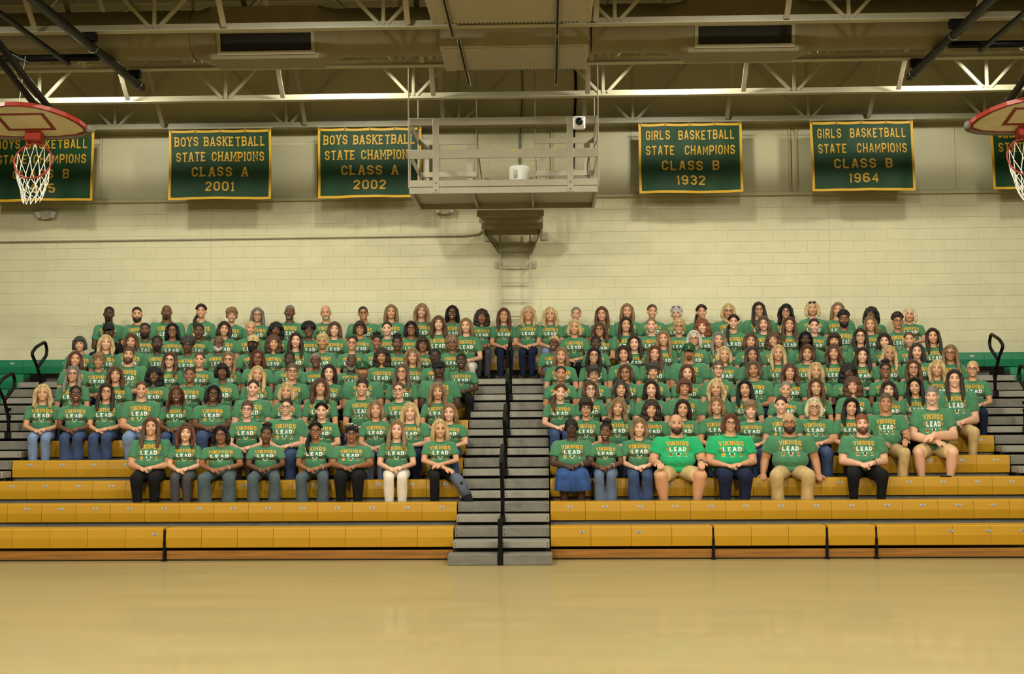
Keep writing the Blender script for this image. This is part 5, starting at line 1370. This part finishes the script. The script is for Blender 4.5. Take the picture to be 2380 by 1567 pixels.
# row | x y of the face in the photograph | build hair hair-colour skin extras trousers
PEOPLE = '''
10 251 729.5 m2 buzz bk f o-L d
10 319 730.5 m2 buzz bk b B- d
10 386 725.6 m3 none bk e o- d
10 467 723.6 f2 pony db b s d
10 535.5 732.5 f1 short lb b s d
10 598 732.5 f2 longback gr b gs d
10 672 725.6 m2 buzz gr e o- d
10 757 726.6 m2 fringe gr b ow- d
10 844 728.6 f3 pull db c gs d
10 909 725.6 f2 longback lb b s d
10 978.6 722.6 f2 wavy lb b sn d
10 1051 727.6 f2 longback bk e gsn d
10 1119 735.5 f1 curly db d W g
10 1170.5 733.5 f1 long au b s d
10 1227.5 728.6 f1 wavy bl b sW d
10 1279 731.5 f1 wavy bl b s l
10 1338 729.6 f2 pull gr b s d
10 1399.6 730.5 f1 long br b s d
10 1458 722.6 f2 longback lb b s d
10 1515 724.6 f2 pull br b sh d
10 1573 728.6 f2 short wh b sS d
10 1631 725.6 f2 pony db b s d
10 1693.5 722.6 f3 bob bl b g d
10 1764 719.7 f3 long db b gs d
10 1828 723.6 f2 wavy bk b gs d
10 1888.4 717.7 f2 bob bl b S d
10 1948.7 719.7 f3 longback lb b s d
10 2026 730.5 f2 curly bk e - d
10 2115 731.5 f2 bob pl b - k
9 252 771 m1 none bk f ck- k
9 334 767 m2 buzz bk e B- d
9 400.6 769 f2 longback bk d gs d
9 459 769 m1 buzz bk e - d
9 519.7 765 f2 bob db b s d
9 580 763 f2 pull bl b s d
9 640 767 f2 curly bk e e- d
9 715.5 768 f2 afro bk e gs d
9 777 766 f2 bob br a s d
9 836 763 f2 bangs db c gs d
9 900.5 764 f2 pull db a s d
9 955 764 f2 bob bk d gs d
9 1020 752 f2 wavy br a s d
9 1083.5 757 f2 longback lb a sWh w
9 1335 761 f2 bob bl b s k
9 1394.7 766 f2 wavy br c gs d
9 1454 755 f2 long db b s d
9 1515 756 f2 pull lb a s d
9 1577.7 760 f1 short bl b gs d
9 1634 758 f2 curly rd a s d
9 1705 749 f2 pony db a s d
9 1776.6 752 f2 bob gb a - d
9 1834 755 f1 long br b s d
9 1894 757 f2 pull pu a s d
9 1961.6 742 m1 curltop bk d gB- d
9 2026 753 f2 longback lb b sy d
9 2088 747 m1 curltop db c g- d
8 184 800 f2 bangs gk b s d
8 245 797 f2 wavy bl a s d
8 301.7 793 f2 bob br b s d
8 365 798 m1 buzz bk f o- d
8 432.6 803 f2 afro gk e g- d
8 507 798 m2 none gr e gw- d
8 585 798 m2 none bk f TB- d
8 635.4 797 f1 curly br b s d
8 685 791 f2 long db a - d
8 750 795 f1 short bl c s d
8 816.5 797 f2 pull db b gs d
8 874.7 795 f1 updo bk d s d
8 923 798 f1 updo bk e - d
8 982.6 801 f1 bangs db d g- d
8 1051 797 f1 curlys lb d gn- d
8 1287 797 f2 buzz bl e gs l
8 1384.8 798 f1 pull bk f s d
8 1474.8 798 f2 long db a s d
8 1543 787 f1 long lb b s d
8 1614 787 f1 bob wh b gs d
8 1671 790 f1 long gr b s d
8 1744 793 f2 bob br b s d
8 1800 789 f1 curly br b s d
8 1871.6 789 f3 braids bk f - d
8 1941 791 f2 bangs db b s d
8 2000 782 f1 long db a gs d
8 2059 792 f2 bob db a s d
8 2115 789 f1 pull br b s d
8 2170.5 781 f1 long db b s d
7 172 835 f2 longback au b s d
7 225.5 839 f2 short lb c s d
7 296 824.5 m3 mshort br b B d
7 392.7 837 f1 long br a gs d
7 463 837 f2 pull br b s d
7 528.6 837 f1 long lb b gs d
7 598 832 f2 longback au d g d
7 671 835 m2 buzz bk f - d
7 734 838 f1 buzz gr e gs d
7 814.4 842 m2 fringe gr f B- d
7 887.6 828 f2 curly db c - d
7 957.8 828 f1 wavy lb b s d
7 1012 829 m2 buzz bk f g- d
7 1072.6 839 f2 buzz bk f s k
7 1303.6 826.5 f2 longback lb b e- d
7 1379 826.5 f1 long bk b gs d
7 1450 822.6 f2 bob db b s d
7 1521 821.6 f2 long au b s d
7 1601 818.6 m3 none br c Ggo- d
7 1683.6 824.5 f2 bob bl b s d
7 1749 824.5 f1 long gk c s d
7 1810 820.6 f1 long bl b s d
7 1876.5 820.6 f2 bob br b s d
7 1940.8 818.6 f1 wavy br b s d
7 2004 826.5 f2 long db a s d
7 2068.6 822.6 f1 long bl c s d
7 2131 816.6 f2 longback gk a - d
7 2211 820.6 f2 long lb c gs d
6 167 870 f2 long gr b gs j
6 267 871 f2 wavy br b s j
6 356 872 f2 curly bk e sen j
6 438.6 872 f2 buzz db d s d
6 516.7 864 f2 bangs bk e n- d
6 595 870 f2 long bl b s d
6 677 864 m2 mshort gb b g- d
6 763 866 f1 longback db a s d
6 842 860 m3 none gb c GB- d
6 934 866 f2 long gb b gs d
6 1020 858 m3 none bk f cS- h
6 1302.7 869 f2 pull db c e- d
6 1380 870 f2 short gk b g- d
6 1455 866 f2 bob br c g- d
6 1518 864 f2 short gk b - d
6 1598.4 866 f2 longback br a - d
6 1669 858 f2 mshort gb a g- d
6 1754 858 f3 bob gb c - d
6 1835 864 f2 wavy br b s d
6 1898 862 f2 bob bl b s d
6 1971.5 866 f2 curly bk f - d
6 2060.7 860 f2 updo bk d gs d
6 2123 856 f1 long br b g- d
6 2181 856 f1 wavy bl b s d
6 2262.5 858 f2 pull bl b gsW d
5 97 913.6 f2 wavy bl b sW l
5 176 915.5 f2 pull bk e gsen j
5 243 911.6 f2 long db b gsW j
5 328 905.6 f3 pull br b sn l
5 407.5 917.5 f2 braids au e se j
5 493 915.5 f3 bob bk e gse j
5 586 901.7 f3 pull db a s d
5 666 909.6 f1 bob bl b s d
5 743 899.7 f2 wavy br b se d
5 840 899.7 m2 mshort db b s d
5 927 907.6 f2 pull br a g- d
5 1017 909.6 f2 wavy lb b - d
5 1301.7 911.6 f2 pony au a s j
5 1372 905.6 f1 bob br a gs d
5 1443 903.7 f1 wavy gk b s d
5 1514 903.7 f2 longback db a s d
5 1590.5 899.7 f3 bangs au c s d
5 1665 901.7 f1 wavy bl b s d
5 1734 903.7 f2 long bk b - d
5 1826 905.6 f2 pull gr b s d
5 1899 899.7 f1 long br b s d
5 1983 895.8 f2 curly br b s k
5 2068.6 905.6 f2 bob db a s d
5 2128 897.7 f1 long bk b sn d
5 2220 880 m3 long db a s h
4 572 952 f2 mshort br a gs g
4 663 945.5 f3 pull db a gsW j
4 747 955 f2 pony bk a - k
4 872 952 f1 bob lb b s l
4 953 957 f3 wavy bl a s d
4 1044 959 f2 longback lb a s j
4 1362 948.5 f1 short db b gn- j
4 1436 946.5 f2 wavy lb b s j
4 1513.4 950.5 f2 curly db b s j
4 1587.6 949.5 f2 longback db b s k
4 1666 943.5 f2 bob lb b s l
4 1746 953.4 f2 short lb a s j
4 1817 941.5 f3 pull db a s j
4 1893.4 946.5 f3 bob pl b gsn j
4 1977.4 945.5 f2 long bk b s k
4 2059.7 935.6 m3 mshort gb c sW h
4 2168.5 920 m3 mshort gr a ow- H
3 349 992 f3 long br b se k
3 430.7 1006 f1 wavy au a - g
3 513 1011 f3 bob bk d gjW t
3 616.6 1011 f2 updo bk e e- t
3 732.4 1001 f2 pony bk d gsW t
3 816 1011 f3 none bk d gpe- k
3 921 999 f2 long lb a sW w
3 1022 997 f2 longback bl b s k
3 1329 995 f3 buzz2 bk f gW- s
3 1407.5 1003 f1 updo bk e sW t2
3 1485.7 994 f2 bob lb a sn j
3 1572.7 985 m4 none db b BqW- H
3 1697.5 983 f4 bob au b gsq d
3 1836 983 m4 mshort bl c gB- h
3 2006 985 m3 mshort rd a BnW- k
'''
# ------------------------------------------------------------------ seat everybody
ORD = ['1st', '2nd', '3rd']+['%dth' % k for k in range(4, 32)]
rows = {}
for ln in PEOPLE.strip().splitlines():
    a = ln.split(); i = int(a[0])
    P = at(float(a[1]), float(a[2]), rowY(i)+.10)
    rows.setdefault(i, []).append((P[0], P[2]-rowZ(i), float(a[1]))+tuple(a[3:]))
seed = 0
ARCH_FOR = {1022: 'FB', 1572.7: 'MHK', 1836: 'MHS', 2168.5: 'MX', 2059.7: 'MO', 513: 'FA', 616.6: 'FA', 732.4: 'FA', 1072.6: 'FA', 1277: 'F'}
for i in sorted(rows, reverse=True):
    R_ = sorted(rows[i]); nL = sum(1 for q in R_ if q[0] < -.62)
    for k, q in enumerate(R_):
        seed += 1
        X, h, xp, build, style, hc, sk, ex = q[:8]; pn = q[8] if len(q) > 8 else 'd'
        arch = ARCH_FOR.get(xp) or {'f1': 'F', 'f2': 'F', 'f3': 'FH', 'f4': 'FH', 'm1': 'M', 'm2': 'M', 'm3': 'MH', 'm4': 'MH'}[build]
        dl = X-R_[k-1][0] if k else 9; dr = R_[k+1][0]-X if k < len(R_)-1 else 9
        sp = (min(dl, 1)+min(dr, 1))/2 if min(dl, dr) < .6 else 1
        left = k < nL
        num = ORD[nL-1-k] if left else ORD[k-nL]
        top = 'black polo' if 'k' in ex else ('bright green T-shirt' if 'q' in ex else 'green T-shirt')
        acc = ''
        for c, w in (('G', ' and green cap'), ('T', ' and tan cap'), ('c', ' and black cap'), ('p', ' and black headwrap'), ('y', ' and mustard headband'), ('h', ' and white headband'), ('j', ' and patterned headband'), ('g', ' and glasses')):
            if c in ex and c != 'k':
                acc = w; break
        if not acc and i <= 5: acc = ' and '+PNAME[pn]
        rowname = {3: 'front', 10: 'top'}.get(i) or {4: '2nd', 5: '3rd', 6: '4th', 7: '5th', 8: '6th', 9: '7th'}[i]
        label = 'person in %s%s, %s %s of aisle, %s row' % (top, acc, num, 'left' if left else 'right', rowname)
        person(i, X, h, arch, build, style, hc, sk, ex, pn, sp, seed, -math.atan2(X, rowY(i))*.35, label)

# small things left on the benches
p = at(2198, 1107, rowY(3)+.10)
tag(MB().lathe([(.02, 0), (.075, .003), (.085, .008), (.075, .014), (.02, .017)], (p[0], rowY(3)+.10, rowZ(3)+.001), 18).build('flat_pouch', M_wrap), 'flat round black pouch lying on the front bench between a seated person\'s feet', 'pouch')
p = at(2134, 1070, rowY(4)-.02)
m = MB(); pts = arc([(p[0]-.012, rowY(4)-.01, rowZ(4)+.004), (p[0]-.008, rowY(4)-.035, rowZ(4)-.02), (p[0], rowY(4)-.04, rowZ(4)-.25), (p[0]+.01, rowY(4)-.05, rowZ(4)-.38)], .03)
vs = [(q[0]+d, q[1], q[2]) for q in pts for d in (-.011, .011)]+[(q[0]+d, q[1]+.003, q[2]) for q in pts for d in (-.011, .011)]; n = len(pts)
m.add(vs, [(2*k, 2*k+1, 2*k+3, 2*k+2) for k in range(n-1)]+[(2*n+2*k, 2*n+2*k+1, 2*n+2*k+3, 2*n+2*k+2) for k in range(n-1)])
tag(m.build('lanyard_strap', mat('navy strap', rgb(24, 34, 74), .6)), 'navy lanyard strap hanging over the edge of the fourth-row bench', 'lanyard')
p = at(1342, 845, rowY(9)-.28)
tag(MB().obox((p[0], rowY(9)-.16, p[2]), (.04, .006, .075), np.array(Matrix.Rotation(.5, 3, 'Y') @ Matrix.Rotation(-.6, 3, 'X')), 0, .004).build('phone', M_plate), 'pale phone held in the lap of a person beside the aisle', 'phone')
